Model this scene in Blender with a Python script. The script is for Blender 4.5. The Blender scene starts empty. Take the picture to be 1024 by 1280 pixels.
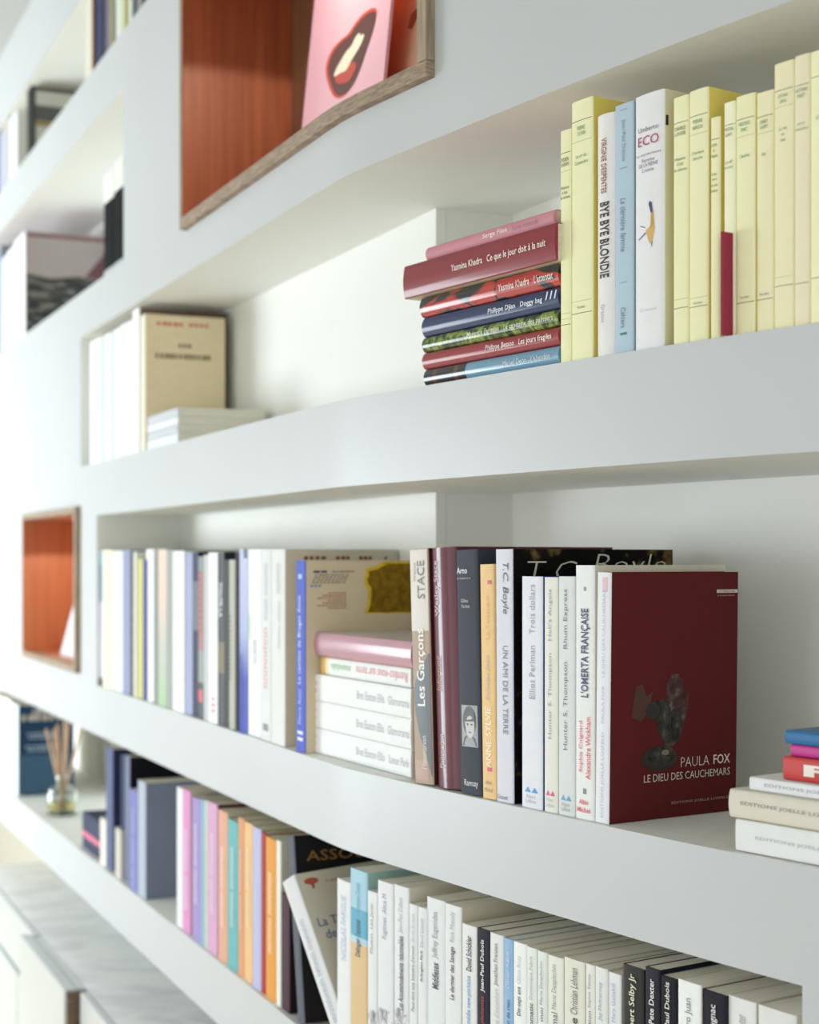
import bpy, bmesh, math, random
import numpy as np
from mathutils import Vector, Matrix
from mathutils.geometry import tessellate_polygon

random.seed(7)
scene = bpy.context.scene
col = scene.collection

# ------------------------------------------------------------------ camera
CZ = 1.45            # eye height
FPX = 2000.0         # focal length in pixels of a 1024 x 1280 frame
HOR = 699.0          # horizon row
cam_d = bpy.data.cameras.new('camera')
cam_d.sensor_width = 36.0
cam_d.sensor_fit = 'AUTO'
cam_d.lens = FPX / 1280.0 * 36.0
cam_d.shift_y = (HOR - 640.0) / 1280.0
cam_d.clip_start = 0.02
cam_d.dof.use_dof = True
cam_d.dof.focus_distance = 1.40
cam_d.dof.aperture_fstop = 5.8
cam = bpy.data.objects.new('camera', cam_d)
col.objects.link(cam)
cam.location = (0, 0, CZ)
cam.rotation_euler = (math.pi / 2, 0, 0)
scene.camera = cam

# ------------------------------------------------------------------ light
vs = scene.view_settings
vs.view_transform = 'Standard'
vs.look = 'None'
vs.gamma = 1.0
vs.use_curve_mapping = False
vs.exposure = 0.0

world = bpy.data.worlds.new('world')
scene.world = world
world.use_nodes = True
bg = world.node_tree.nodes['Background']
bg.inputs[0].default_value = (0.90, 0.96, 1.0, 1)
bg.inputs[1].default_value = 1.7
scene.cycles.max_bounces = 14
scene.cycles.diffuse_bounces = 9
scene.cycles.glossy_bounces = 5
scene.cycles.transmission_bounces = 10

def area_light(name, loc, target, sx, sy, power, color):
    L = bpy.data.lights.new(name, 'AREA')
    L.shape = 'RECTANGLE'; L.size = sx; L.size_y = sy
    L.energy = power; L.color = color
    o = bpy.data.objects.new(name, L); col.objects.link(o)
    o.location = loc
    d = Vector(target) - Vector(loc)
    o.rotation_euler = d.to_track_quat('-Z', 'Y').to_euler()
    return o

# daylight of the window across the room, plus an added second window as fill
WIN_N = Vector((0.918, 0.396, 0.0))
WIN_C = Vector((-3.517, 3.784, CZ - 0.24))
WIN_FILL = WIN_C + Vector((0.396, -0.918, 0.0)) * 3.55
WIN_W, WIN_H = 2.2, 1.3
area_light('window_and_fill_light', WIN_C, WIN_C + WIN_N, WIN_W - 0.1, WIN_H - 0.1, 120.0, (0.86, 0.95, 1.0))
area_light('window_and_fill_light', WIN_FILL, WIN_FILL + WIN_N, WIN_W - 0.1, WIN_H - 0.1, 7.0, (0.92, 0.97, 1.0))  # added fill, brightens the right-hand niches from the front

# ------------------------------------------------------------------ materials
def lin(c):
    return tuple(((v / 255.0) / 12.92 if v / 255.0 <= 0.04045 else ((v / 255.0 + 0.055) / 1.055) ** 2.4) for v in c) + (1.0,)

MATS = {}
def mat(c, rough=0.5, coat=0.0, var=0.05, scale=60.0, bump=0.0, metal=0.0, spec=0.5):
    key = ('p', tuple(c), rough, coat, var, scale, bump, metal, spec)
    if key in MATS: return MATS[key]
    m = bpy.data.materials.new('paint_%d_%d_%d' % tuple(c)); m.use_nodes = True
    nt = m.node_tree; b = nt.nodes['Principled BSDF']
    b.inputs['Roughness'].default_value = rough
    b.inputs['Metallic'].default_value = metal
    b.inputs['Specular IOR Level'].default_value = spec
    if coat:
        b.inputs['Coat Weight'].default_value = coat
        b.inputs['Coat Roughness'].default_value = 0.10
    tc = nt.nodes.new('ShaderNodeTexCoord')
    nz = nt.nodes.new('ShaderNodeTexNoise'); nz.inputs['Scale'].default_value = scale
    nz.inputs['Detail'].default_value = 3.0
    nt.links.new(tc.outputs['Object'], nz.inputs['Vector'])
    rp = nt.nodes.new('ShaderNodeValToRGB')
    l = lin(c)
    rp.color_ramp.elements[0].position = 0.3; rp.color_ramp.elements[1].position = 0.7
    rp.color_ramp.elements[0].color = tuple(max(0, v * (1 - var)) for v in l[:3]) + (1,)
    rp.color_ramp.elements[1].color = tuple(min(1, v * (1 + var)) for v in l[:3]) + (1,)
    nt.links.new(nz.outputs['Fac'], rp.inputs['Fac'])
    nt.links.new(rp.outputs['Color'], b.inputs['Base Color'])
    if bump:
        bp = nt.nodes.new('ShaderNodeBump'); bp.inputs['Strength'].default_value = bump
        bp.inputs['Distance'].default_value = 0.0006
        nt.links.new(nz.outputs['Fac'], bp.inputs['Height'])
        nt.links.new(bp.outputs['Normal'], b.inputs['Normal'])
    MATS[key] = m
    return m

def mat_bands(stops, rough=0.4, coat=0.0, axis=2, interp='CONSTANT'):
    """printed colour bands along one axis of the piece: stops = [(fraction, rgb)...]"""
    key = ('b', tuple((p, tuple(c)) for p, c in stops), rough, coat, axis, interp)
    if key in MATS: return MATS[key]
    m = bpy.data.materials.new('printed_bands'); m.use_nodes = True
    nt = m.node_tree; b = nt.nodes['Principled BSDF']
    b.inputs['Roughness'].default_value = rough
    b.inputs['Coat Weight'].default_value = coat
    b.inputs['Specular IOR Level'].default_value = 0.15
    b.inputs['Coat Roughness'].default_value = 0.10
    tc = nt.nodes.new('ShaderNodeTexCoord'); sp = nt.nodes.new('ShaderNodeSeparateXYZ')
    nt.links.new(tc.outputs['Generated'], sp.inputs[0])
    rp = nt.nodes.new('ShaderNodeValToRGB'); rp.color_ramp.interpolation = interp
    el = rp.color_ramp.elements
    while len(el) < len(stops): el.new(0.5)
    for e, (p, c) in zip(el, stops): e.position = p
    for e, (p, c) in zip(el, stops): e.color = lin(c)
    nt.links.new(sp.outputs[axis], rp.inputs['Fac'])
    nt.links.new(rp.outputs['Color'], b.inputs['Base Color'])
    MATS[key] = m
    return m

def mat_mottle(stops, scale=40.0, rough=0.3, coat=0.6, stretch=(1, 1, 1), detail=4.0, dist=0.0):
    """printed picture of irregular patches"""
    m = bpy.data.materials.new('printed_patches'); m.use_nodes = True
    nt = m.node_tree; b = nt.nodes['Principled BSDF']
    b.inputs['Roughness'].default_value = rough
    b.inputs['Coat Weight'].default_value = coat
    b.inputs['Coat Roughness'].default_value = 0.12
    b.inputs['Specular IOR Level'].default_value = 0.15
    tc = nt.nodes.new('ShaderNodeTexCoord'); mp = nt.nodes.new('ShaderNodeMapping')
    mp.inputs['Scale'].default_value = stretch
    nz = nt.nodes.new('ShaderNodeTexNoise'); nz.inputs['Scale'].default_value = scale
    nz.inputs['Detail'].default_value = detail; nz.inputs['Distortion'].default_value = dist
    rp = nt.nodes.new('ShaderNodeValToRGB')
    el = rp.color_ramp.elements
    while len(el) < len(stops): el.new(0.5)
    for e, (p, c) in zip(el, stops): e.position = p
    for e, (p, c) in zip(el, stops): e.color = lin(c)
    nt.links.new(tc.outputs['Object'], mp.inputs[0]); nt.links.new(mp.outputs[0], nz.inputs['Vector'])
    nt.links.new(nz.outputs['Fac'], rp.inputs['Fac']); nt.links.new(rp.outputs['Color'], b.inputs['Base Color'])
    return m

def mat_pages(c=(226, 220, 204)):
    key = ('pages', tuple(c))
    if key in MATS: return MATS[key]
    m = bpy.data.materials.new('page_edges'); m.use_nodes = True
    nt = m.node_tree; b = nt.nodes['Principled BSDF']; b.inputs['Roughness'].default_value = 0.8
    tc = nt.nodes.new('ShaderNodeTexCoord'); mp = nt.nodes.new('ShaderNodeMapping')
    mp.inputs['Scale'].default_value = (900, 6, 6)
    nz = nt.nodes.new('ShaderNodeTexNoise'); nz.inputs['Scale'].default_value = 1.0
    rp = nt.nodes.new('ShaderNodeValToRGB'); l = lin(c)
    rp.color_ramp.elements[0].position = 0.3; rp.color_ramp.elements[1].position = 0.65
    rp.color_ramp.elements[0].color = tuple(v * 0.8 for v in l[:3]) + (1,)
    rp.color_ramp.elements[1].color = l
    nt.links.new(tc.outputs['Object'], mp.inputs[0]); nt.links.new(mp.outputs[0], nz.inputs['Vector'])
    nt.links.new(nz.outputs['Fac'], rp.inputs['Fac']); nt.links.new(rp.outputs['Color'], b.inputs['Base Color'])
    MATS[key] = m
    return m

def mat_wood(c0, c1, stretch=(8, 8, 1.2), scale=14.0, rough=0.45, name='wood'):
    m = bpy.data.materials.new(name); m.use_nodes = True
    nt = m.node_tree; b = nt.nodes['Principled BSDF']; b.inputs['Roughness'].default_value = rough
    tc = nt.nodes.new('ShaderNodeTexCoord'); mp = nt.nodes.new('ShaderNodeMapping')
    mp.inputs['Scale'].default_value = stretch
    nz = nt.nodes.new('ShaderNodeTexNoise'); nz.inputs['Scale'].default_value = scale
    nz.inputs['Detail'].default_value = 6.0; nz.inputs['Distortion'].default_value = 0.6
    rp = nt.nodes.new('ShaderNodeValToRGB')
    rp.color_ramp.elements[0].position = 0.32; rp.color_ramp.elements[1].position = 0.68
    rp.color_ramp.elements[0].color = lin(c0); rp.color_ramp.elements[1].color = lin(c1)
    bp = nt.nodes.new('ShaderNodeBump'); bp.inputs['Strength'].default_value = 0.25
    bp.inputs['Distance'].default_value = 0.0008
    nt.links.new(tc.outputs['Object'], mp.inputs[0]); nt.links.new(mp.outputs[0], nz.inputs['Vector'])
    nt.links.new(nz.outputs['Fac'], rp.inputs['Fac']); nt.links.new(rp.outputs['Color'], b.inputs['Base Color'])
    nt.links.new(nz.outputs['Fac'], bp.inputs['Height']); nt.links.new(bp.outputs['Normal'], b.inputs['Normal'])
    return m

def mat_marble():
    m = bpy.data.materials.new('marble'); m.use_nodes = True
    nt = m.node_tree; b = nt.nodes['Principled BSDF']; b.inputs['Roughness'].default_value = 0.22
    tc = nt.nodes.new('ShaderNodeTexCoord'); mp = nt.nodes.new('ShaderNodeMapping')
    mp.inputs['Rotation'].default_value = (0, 0, 0.3); mp.inputs['Scale'].default_value = (2.0, 3.2, 2.0)
    nz = nt.nodes.new('ShaderNodeTexNoise'); nz.inputs['Scale'].default_value = 3.0
    nz.inputs['Detail'].default_value = 8.0; nz.inputs['Distortion'].default_value = 1.4
    rp = nt.nodes.new('ShaderNodeValToRGB')
    rp.color_ramp.elements[0].position = 0.36; rp.color_ramp.elements[0].color = lin((224, 227, 232))
    rp.color_ramp.elements[1].position = 0.56; rp.color_ramp.elements[1].color = lin((246, 248, 250))
    nt.links.new(tc.outputs['Object'], mp.inputs[0]); nt.links.new(mp.outputs[0], nz.inputs['Vector'])
    nt.links.new(nz.outputs['Fac'], rp.inputs['Fac']); nt.links.new(rp.outputs['Color'], b.inputs['Base Color'])
    return m

def mat_glass(c, rough=0.02, ior=1.45):
    m = bpy.data.materials.new('glass'); m.use_nodes = True
    b = m.node_tree.nodes['Principled BSDF']
    b.inputs['Base Color'].default_value = lin(c)
    b.inputs['Roughness'].default_value = rough
    b.inputs['Transmission Weight'].default_value = 1.0
    b.inputs['IOR'].default_value = ior
    return m

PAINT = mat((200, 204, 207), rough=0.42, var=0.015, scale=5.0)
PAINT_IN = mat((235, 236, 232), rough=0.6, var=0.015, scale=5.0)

# ------------------------------------------------------------------ the curved front line of the shelving, in plan
UNIT = 0.41
gx = [431, 550, 640, 775, 887, 992, 1100, 1230]
gy = [479.6, 528, 565, 618, 661, 699, 737, 781]
def g_of(px):
    if px <= 431: return 277 + 0.6139 * (px - 101)
    return float(np.interp(px, gx, gy))
raw = []
for px in np.arange(-150, 1231, 3.0):
    d = FPX * UNIT / g_of(px)
    raw.append(((px - 512.0) / FPX * d, d))
raw = np.array(raw)
def resample(p, step):
    seg = np.sqrt((np.diff(p, axis=0) ** 2).sum(1)); s = np.concatenate([[0], np.cumsum(seg)])
    n = int(s[-1] / step); t = np.linspace(0, s[-1], n)
    return np.stack([np.interp(t, s, p[:, 0]), np.interp(t, s, p[:, 1])], 1)
d0 = raw[0] - raw[1]; d0 /= np.linalg.norm(d0)
d1 = raw[-1] - raw[-2]; d1 /= np.linalg.norm(d1)
raw = np.concatenate([[raw[0] + d0 * 0.3], raw, [raw[-1] + d1 * 0.75]])
cv = resample(raw, 0.004)
def smooth(p, n):
    k = np.hanning(n); k /= k.sum(); h = n // 2
    a = np.concatenate([p[:1] + (p[:1] - p[1:2]) * np.arange(h, 0, -1)[:, None], p,
                        p[-1:] + (p[-1:] - p[-2:-1]) * np.arange(1, h + 1)[:, None]])
    return np.stack([np.convolve(a[:, 0], k, 'valid'), np.convolve(a[:, 1], k, 'valid')], 1)
cv = resample(smooth(cv, 45), 0.004)
SEG = np.sqrt((np.diff(cv, axis=0) ** 2).sum(1)); S = np.concatenate([[0], np.cumsum(SEG)])
TAN = np.gradient(cv, S, axis=0); TAN /= np.linalg.norm(TAN, axis=1)[:, None]
TAN = smooth(TAN, 31); TAN /= np.linalg.norm(TAN, axis=1)[:, None]
SMIN, SMAX = 0.0, float(S[-1])
def P(s, o=0.0):
    x = np.interp(s, S, cv[:, 0]); y = np.interp(s, S, cv[:, 1])
    tx = np.interp(s, S, TAN[:, 0]); ty = np.interp(s, S, TAN[:, 1])
    return float(x - ty * o), float(y + tx * o)
def T(s):
    return float(np.interp(s, S, TAN[:, 0])), float(np.interp(s, S, TAN[:, 1]))
_tab = {}
def s_at(px, o=0.0):
    """arc length at which the line set back by o is seen in column px"""
    k = round(o, 5)
    if k not in _tab:
        x = cv[:, 0] - TAN[:, 1] * o; y = cv[:, 1] + TAN[:, 0] * o
        ok = y > 0.35
        _tab[k] = (512 + FPX * x[ok] / y[ok], S[ok])
    a, b = _tab[k]
    return float(np.interp(px, a, b))

# levels
ZU = CZ + UNIT * 1.0; ZV = CZ + UNIT * 1.2; ZW0 = CZ + UNIT * 1.9; ZW1 = CZ + UNIT * 2.135
ZX0 = CZ + UNIT * 2.525; ZTOP = CZ + UNIT * 2.92
ZA1 = CZ + UNIT * 0.417; ZA0 = CZ + UNIT * 0.190
ZB1 = CZ - UNIT * 0.546; ZB0 = CZ - UNIT * 0.759
ZC1 = CZ - UNIT * 1.315; ZC0 = CZ - UNIT * 1.52

# ------------------------------------------------------------------ object helpers
def tag(o, label=None, cat=None, group=None, kind=None):
    if label: o['label'] = label
    if cat: o['category'] = cat
    if group: o['group'] = group
    if kind: o['kind'] = kind
    return o
def link(name, me, parent=None, mats=()):
    o = bpy.data.objects.new(name, me); col.objects.link(o)
    for m in mats: me.materials.append(m)
    if parent: o.parent = parent
    return o
def empty(name, loc=(0, 0, 0), rot=(0, 0, 0)):
    o = bpy.data.objects.new(name, None); col.objects.link(o)
    o.empty_display_size = 0.02; o.location = loc; o.rotation_euler = rot
    return o
def mesh(name, v, f, smooth_angle=None):
    me = bpy.data.meshes.new(name); me.from_pydata([tuple(a) for a in v], [], f); me.update()
    bm = bmesh.new(); bm.from_mesh(me); bmesh.ops.recalc_face_normals(bm, faces=bm.faces); bm.to_mesh(me); bm.free()
    if smooth_angle:
        me.polygons.foreach_set('use_smooth', [True] * len(me.polygons))
        me.set_sharp_from_angle(angle=smooth_angle)
    return me
def srange(s0, s1, step=0.02):
    n = max(2, int(math.ceil((s1 - s0) / step)) + 1)
    return np.linspace(s0, s1, n)
def slab(name, s0, s1, o0, o1, z0, z1, m, parent=None, step=0.02, bevel=0.0):
    """a board that follows the curve: from o0 (front) to o1 (back), z0 to z1"""
    ss = srange(s0, s1, step); v = []; f = []
    for s in ss:
        a = P(s, o0); b = P(s, o1)
        v += [(a[0], a[1], z0), (b[0], b[1], z0), (b[0], b[1], z1), (a[0], a[1], z1)]
    n = len(ss)
    for i in range(n - 1):
        for k in range(4):
            j = (k + 1) % 4
            f.append((i * 4 + k, i * 4 + j, i * 4 + 4 + j, i * 4 + 4 + k))
    f.append((0, 1, 2, 3)); f.append(tuple(4 * (n - 1) + k for k in (3, 2, 1, 0)))
    o = link(name, mesh(name, v, f, math.radians(35)), parent, [m])
    if bevel:
        bv = o.modifiers.new('soft_edge', 'BEVEL'); bv.width = bevel; bv.segments = 2; bv.limit_method = 'ANGLE'
        bv.angle_limit = math.radians(50)
    return o
def box_mesh(x0, x1, y0, y1, z0, z1):
    v = [(x, y, z) for z in (z0, z1) for y in (y0, y1) for x in (x0, x1)]
    f = [(0, 2, 3, 1), (4, 5, 7, 6), (0, 1, 5, 4), (2, 6, 7, 3), (0, 4, 6, 2), (1, 3, 7, 5)]
    return mesh('box', v, f)

# ------------------------------------------------------------------ the room
def quad_box(name, pts, z0, z1, m, parent=None):
    n = len(pts); v = [(x, y, z0) for x, y in pts] + [(x, y, z1) for x, y in pts]
    f = [tuple(range(n - 1, -1, -1)), tuple(range(n, 2 * n))]
    for i in range(n): j = (i + 1) % n; f.append((i, j, n + j, n + i))
    return link(name, mesh(name, v, f), parent, [m])
LD = np.array([-0.396, 0.918]); LN = np.array([-0.918, -0.396])     # along the far part of the shelving, and out of it
A0 = np.array([-0.98, 3.81])
FLOOR = mat_wood((196, 178, 152), (222, 204, 178), (1, 9, 1), 4.0, 0.4, 'oak_boards')
WALLM = mat((222, 220, 212), rough=0.7, var=0.02, scale=3.0)
fl = quad_box('floor', [(-7, -2.2), (2.2, -2.2), (2.2, 9.2), (-7, 9.2)], -0.06, 0.0, FLOOR)
tag(fl, 'warm oak floor of the room', None, None, 'structure')
ce = quad_box('ceiling', [(-7, -2.2), (2.2, -2.2), (2.2, 9.2), (-7, 9.2)], ZTOP, ZTOP + 0.08, mat((186, 188, 184), rough=0.8, var=0.02, scale=3.0))
tag(ce, 'white ceiling above the shelving', None, None, 'structure')
# wall across the room with the window opening and an added one for the fill light
base = A0 + LN * 2.55
def along(t, k): q = base + LD * t + LN * k; return (float(q[0]), float(q[1]))
wc = float(np.dot(np.array([WIN_C.x, WIN_C.y]) - base, LD))
def wseg(t0, t1): return [along(t0, 0), along(t1, 0), along(t1, 0.18), along(t0, 0.18)]
wl = empty('wall_left'); tag(wl, 'white wall with window and added fill opening across the room from the shelving', None, None, 'structure')
FRAMEW = mat((235, 235, 232), rough=0.4, var=0.01)
hw_ = WIN_W / 2; zw0, zw1 = WIN_C.z - WIN_H / 2, WIN_C.z + WIN_H / 2
cuts = [-6.0, wc - 3.55 - hw_, wc - 3.55 + hw_, wc - hw_, wc + hw_, 4.6]
for k in range(5):
    if k % 2 == 0:
        quad_box('wall_panel', wseg(cuts[k], cuts[k + 1]), 0, ZTOP, WALLM, wl)
    else:
        quad_box('wall_panel', wseg(cuts[k], cuts[k + 1]), 0, zw0, WALLM, wl)
        quad_box('wall_panel', wseg(cuts[k], cuts[k + 1]), zw1, ZTOP, WALLM, wl)
for n_, cx in ((1, wc), (2, wc - 3.55)):  # the second window is added to go with the fill light
    wi = empty('window_%d' % n_); tag(wi, 'white framed window across the room, the second added for fill', None, None, 'structure')
    for t in (cx - hw_, cx - 0.02, cx + hw_ - 0.04):
        quad_box('window_frame', [along(t, 0.06), along(t + 0.04, 0.06), along(t + 0.04, 0.11), along(t, 0.11)], zw0, zw1, FRAMEW, wi)
# far end wall of the room
fw = quad_box('wall_back', [(-5.6, 6.9), (-1.0, 8.9), (-1.08, 9.08), (-5.68, 7.08)], 0, ZTOP, WALLM)
tag(fw, 'white end wall at the far end of the room', None, None, 'structure')

# ------------------------------------------------------------------ the built-in shelving
bc = empty('built_in_bookcase', (0, 0, 0))
tag(bc, 'white curved built-in bookcase covering the whole wall', 'bookcase')

s_n1 = s_at(101)      # left end of the upper open shelf
s_n2 = s_at(121)
s_v = s_at(154.5)     # right end of the far small compartment
s_c = s_at(1003)      # right end of the lowest open shelf
s_end = SMAX - 0.12
s_step = s_at(545, 0.155)
BX0, BX1 = s_at(232.5), s_at(543.5)     # large wood box outer ends
BZ0, BZ1 = CZ + 0.470, CZ + 0.834
SX0, SX1 = s_at(33), s_at(100.5)       # small wood box
SZ0, SZ1 = CZ - 0.212, CZ + 0.098
# front skin: a grid of cells, the openings left out
openings = [(s_n1, s_end, ZA1, ZU), (s_n2, s_end, ZB1, ZA0), (SMIN + 0.05, s_c, ZC1, ZB0), (SMIN + 0.05, s_v, ZV, ZW0),
            (SMIN + 0.05, s_end, ZW1, ZX0), (BX0, BX1, BZ0, BZ1), (SX0, SX1, SZ0, SZ1)]
def solid(s, z):
    return not any(a < s < b and c < z < d for a, b, c, d in openings)
zb = sorted(set([ZC0, ZTOP] + [q for o in openings for q in o[2:]]))
sb = sorted(set([SMIN, SMAX] + [q for o in openings for q in o[:2]]))
sbd = []
for a, b in zip(sb[:-1], sb[1:]):
    sbd += list(srange(a, b, 0.02))[:-1]
sbd.append(sb[-1])
def front_skin(th=0.022):
    v = []; f = []; idx = {}
    def vid(i, j, k):
        key = (i, j, k)
        if key not in idx:
            x, y = P(sbd[i], th * k); idx[key] = len(v); v.append((x, y, zb[j]))
        return idx[key]
    ni, nj = len(sbd) - 1, len(zb) - 1
    sol = [[solid((sbd[i] + sbd[i + 1]) / 2, (zb[j] + zb[j + 1]) / 2) for j in range(nj)] for i in range(ni)]
    S_ = lambda i, j: 0 <= i < ni and 0 <= j < nj and sol[i][j]
    for i in range(ni):
        for j in range(nj):
            if not sol[i][j]: continue
            for k in (0, 1):
                f.append((vid(i, j, k), vid(i + 1, j, k), vid(i + 1, j + 1, k), vid(i, j + 1, k)))
            if not S_(i - 1, j): f.append((vid(i, j, 0), vid(i, j + 1, 0), vid(i, j + 1, 1), vid(i, j, 1)))
            if not S_(i + 1, j): f.append((vid(i + 1, j, 0), vid(i + 1, j + 1, 0), vid(i + 1, j + 1, 1), vid(i + 1, j, 1)))
            if not S_(i, j - 1): f.append((vid(i, j, 0), vid(i + 1, j, 0), vid(i + 1, j, 1), vid(i, j, 1)))
            if not S_(i, j + 1): f.append((vid(i, j + 1, 0), vid(i + 1, j + 1, 0), vid(i + 1, j + 1, 1), vid(i, j + 1, 1)))
    me = mesh('front_panel', v, f, math.radians(35))
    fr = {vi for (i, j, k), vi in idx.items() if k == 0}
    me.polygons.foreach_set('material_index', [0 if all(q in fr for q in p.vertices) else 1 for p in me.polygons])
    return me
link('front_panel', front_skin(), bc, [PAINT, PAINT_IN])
DB = 0.27
TH = 0.0222
# shelf boards behind the skin
slab('shelf', SMIN, SMAX, TH, DB, ZC0, ZC1, PAINT_IN, bc)
slab('shelf', SMIN, SMAX, TH, DB, ZB0, ZB1, PAINT_IN, bc)
slab('shelf', s_n1 - 0.02, SMAX, TH, DB, ZA0, ZA1, PAINT_IN, bc)
slab('shelf', SMIN, SMAX, TH, DB, ZU, ZU + 0.03, PAINT_IN, bc)
slab('shelf', SMIN, s_v + 0.02, TH, DB, ZU + 0.031, ZV, PAINT_IN, bc)
slab('shelf', SMIN, s_v + 0.02, TH, DB, ZW0, ZW1 - 0.0302, PAINT_IN, bc)
slab('shelf', SMIN, SMAX, TH, DB, ZW1 - 0.03, ZW1, PAINT_IN, bc)
slab('shelf', SMIN, SMAX, TH, DB, ZX0, ZX0 + 0.03, PAINT_IN, bc)
# backs, nearer on the left of the step
slab('back_panel', s_n1 - 0.04, s_step, 0.155, 0.168, ZA1, ZU, PAINT_IN, bc)
slab('back_panel', s_step, SMAX, 0.255, 0.268, ZA1, ZU, PAINT_IN, bc)
slab('step_panel', s_step - 0.012, s_step, 0.1685, 0.268, ZA1, ZU, PAINT_IN, bc)
slab('back_panel', s_n2 - 0.04, s_step, 0.155, 0.168, ZB1, ZA0, PAINT_IN, bc)
slab('back_panel', s_step, SMAX, 0.255, 0.268, ZB1, ZA0, PAINT_IN, bc)
slab('step_panel', s_step - 0.012, s_step, 0.1685, 0.268, ZB1, ZA0, PAINT_IN, bc)
slab('back_panel', SMIN, SMAX, 0.232, 0.245, ZC1, ZB0, PAINT_IN, bc)
slab('back_panel', SMIN, s_v + 0.02, 0.20, 0.213, ZV, ZW0, PAINT_IN, bc)
slab('back_panel', SMIN, SMAX, 0.20, 0.213, ZW1, ZX0, PAINT_IN, bc)
# side walls of the compartments
slab('side_panel', s_n1 - 0.015, s_n1, TH, 0.1548, ZA1, ZU, PAINT_IN, bc)
slab('side_panel', s_n2 - 0.015, s_n2, TH, 0.1548, ZB1, ZA0, PAINT_IN, bc)
slab('side_panel', s_v, s_v + 0.015, TH, 0.1998, ZV, ZW0, PAINT_IN, bc)
slab('side_panel', s_c, s_c + 0.015, TH, 0.2318, ZC1, ZB0, PAINT_IN, bc)
for za, zb_ in ((ZA1, ZU), (ZB1, ZA0)):
    slab('side_panel', s_end, s_end + 0.015, TH, 0.2548, za, zb_, PAINT_IN, bc)
# recessed base behind the low cabinet
BASEP = mat((176, 172, 158), rough=0.7, var=0.02)  # shade of the recess is put into this beige
slab('base_panel', SMIN, SMAX, 0.25, 0.268, 0.0, ZC0, BASEP, bc)

# ------------------------------------------------------------------ wooden display boxes let into the front
OAK = mat_wood((128, 108, 88), (176, 154, 130), (5, 5, 44), 9.0, 0.6, 'weathered_oak')
OAKV = mat_wood((140, 122, 100), (178, 160, 136), (26, 26, 2), 10.0, 0.6, 'weathered_oak_upright')
CEDAR = mat_wood((150, 74, 40), (178, 96, 56), (30, 30, 1.3), 3.0, 0.42, 'red_cedar')
CEDAR2 = mat_wood((180, 106, 66), (198, 124, 82), (30, 30, 1.3), 3.0, 0.45, 'orange_cedar')
CEDAR_SHADED = mat_wood((122, 82, 56), (146, 102, 72), (30, 30, 1.3), 3.0, 0.5, 'red_cedar_shaded')  # same cedar, with the shade of the box back put into a browner colour
def wood_box(label, s0, s1, z0, z1, depth, ft, lamp_s, power, prot=0.010, inner=CEDAR, back=CEDAR_SHADED, ll=0.004):
    r = empty('wooden_display_box'); tag(r, label, 'display box')
    e = 0.0004; fr = -prot + 0.001
    slab('frame_rail', s0 + e, s1 - e, -prot, 0.0215, z0 + e, z0 + ft, OAK, r, 0.012, 0.001)
    slab('frame_rail', s0 + e, s1 - e, -prot, 0.0215, z1 - ft, z1 - e, OAK, r, 0.012, 0.001)
    slab('frame_stile', s0 + e, s0 + ft - ll, -prot, 0.0215, z0 + ft, z1 - ft, OAKV, r, 0.012)
    slab('frame_stile', s1 - ft, s1 - e, -prot, 0.0215, z0 + ft, z1 - ft, OAKV, r, 0.012)
    slab('side_panel', s0 + ft - ll + 0.0002, s0 + ft, fr, depth, z0 + ft, z1 - ft, inner, r)
    slab('side_panel', s1 - ft + 0.001, s1 - ft + 0.012, 0.0218, depth, z0 + ft, z1 - ft, inner, r)
    slab('floor_panel', s0 + ft - 0.012, s1 - ft + 0.012, 0.0218, depth, z0 + ft - 0.011, z0 + ft - 0.0005, inner, r)
    slab('top_panel', s0 + ft - 0.012, s1 - ft + 0.012, 0.0218, depth, z1 - ft + 0.0005, z1 - ft + 0.011, inner, r)
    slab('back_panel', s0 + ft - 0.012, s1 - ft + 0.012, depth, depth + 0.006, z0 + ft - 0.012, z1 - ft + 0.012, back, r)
    # recessed downlight under the top panel
    x, y = P(lamp_s, 0.062); zl = z1 - ft
    n = 20; v = []; f = []
    for rr, zz in ((0.014, zl), (0.019, zl), (0.019, zl - 0.004), (0.014, zl - 0.004)):
        v += [(x + rr * math.cos(2 * math.pi * k / n), y + rr * math.sin(2 * math.pi * k / n), zz) for k in range(n)]
    for i in range(4):
        for k in range(n): f.append((i * n + k, i * n + (k + 1) % n, (i + 1) % 4 * n + (k + 1) % n, (i + 1) % 4 * n + k))
    link('downlight_ring', mesh('ring', v, f, math.radians(40)), r, [mat((190, 190, 186), rough=0.3, metal=1.0)])
    L = bpy.data.lights.new('downlight', 'SPOT'); L.energy = power; L.color = (1.0, 0.86, 0.68); L.spot_size = math.radians(154); L.spot_blend = 0.06
    L.shadow_soft_size = 0.008
    lo = bpy.data.objects.new('downlight', L); col.objects.link(lo); lo.location = (x, y, zl - 0.006); lo.parent = r
    return r
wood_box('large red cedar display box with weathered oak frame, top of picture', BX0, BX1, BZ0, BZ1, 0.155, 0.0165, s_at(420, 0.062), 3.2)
wood_box('small orange wooden display box with oak frame on far white panel', SX0, SX1, SZ0, SZ1, 0.135, 0.013, (SX0 + SX1) / 2, 2.2, inner=CEDAR2, back=CEDAR2)

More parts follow.
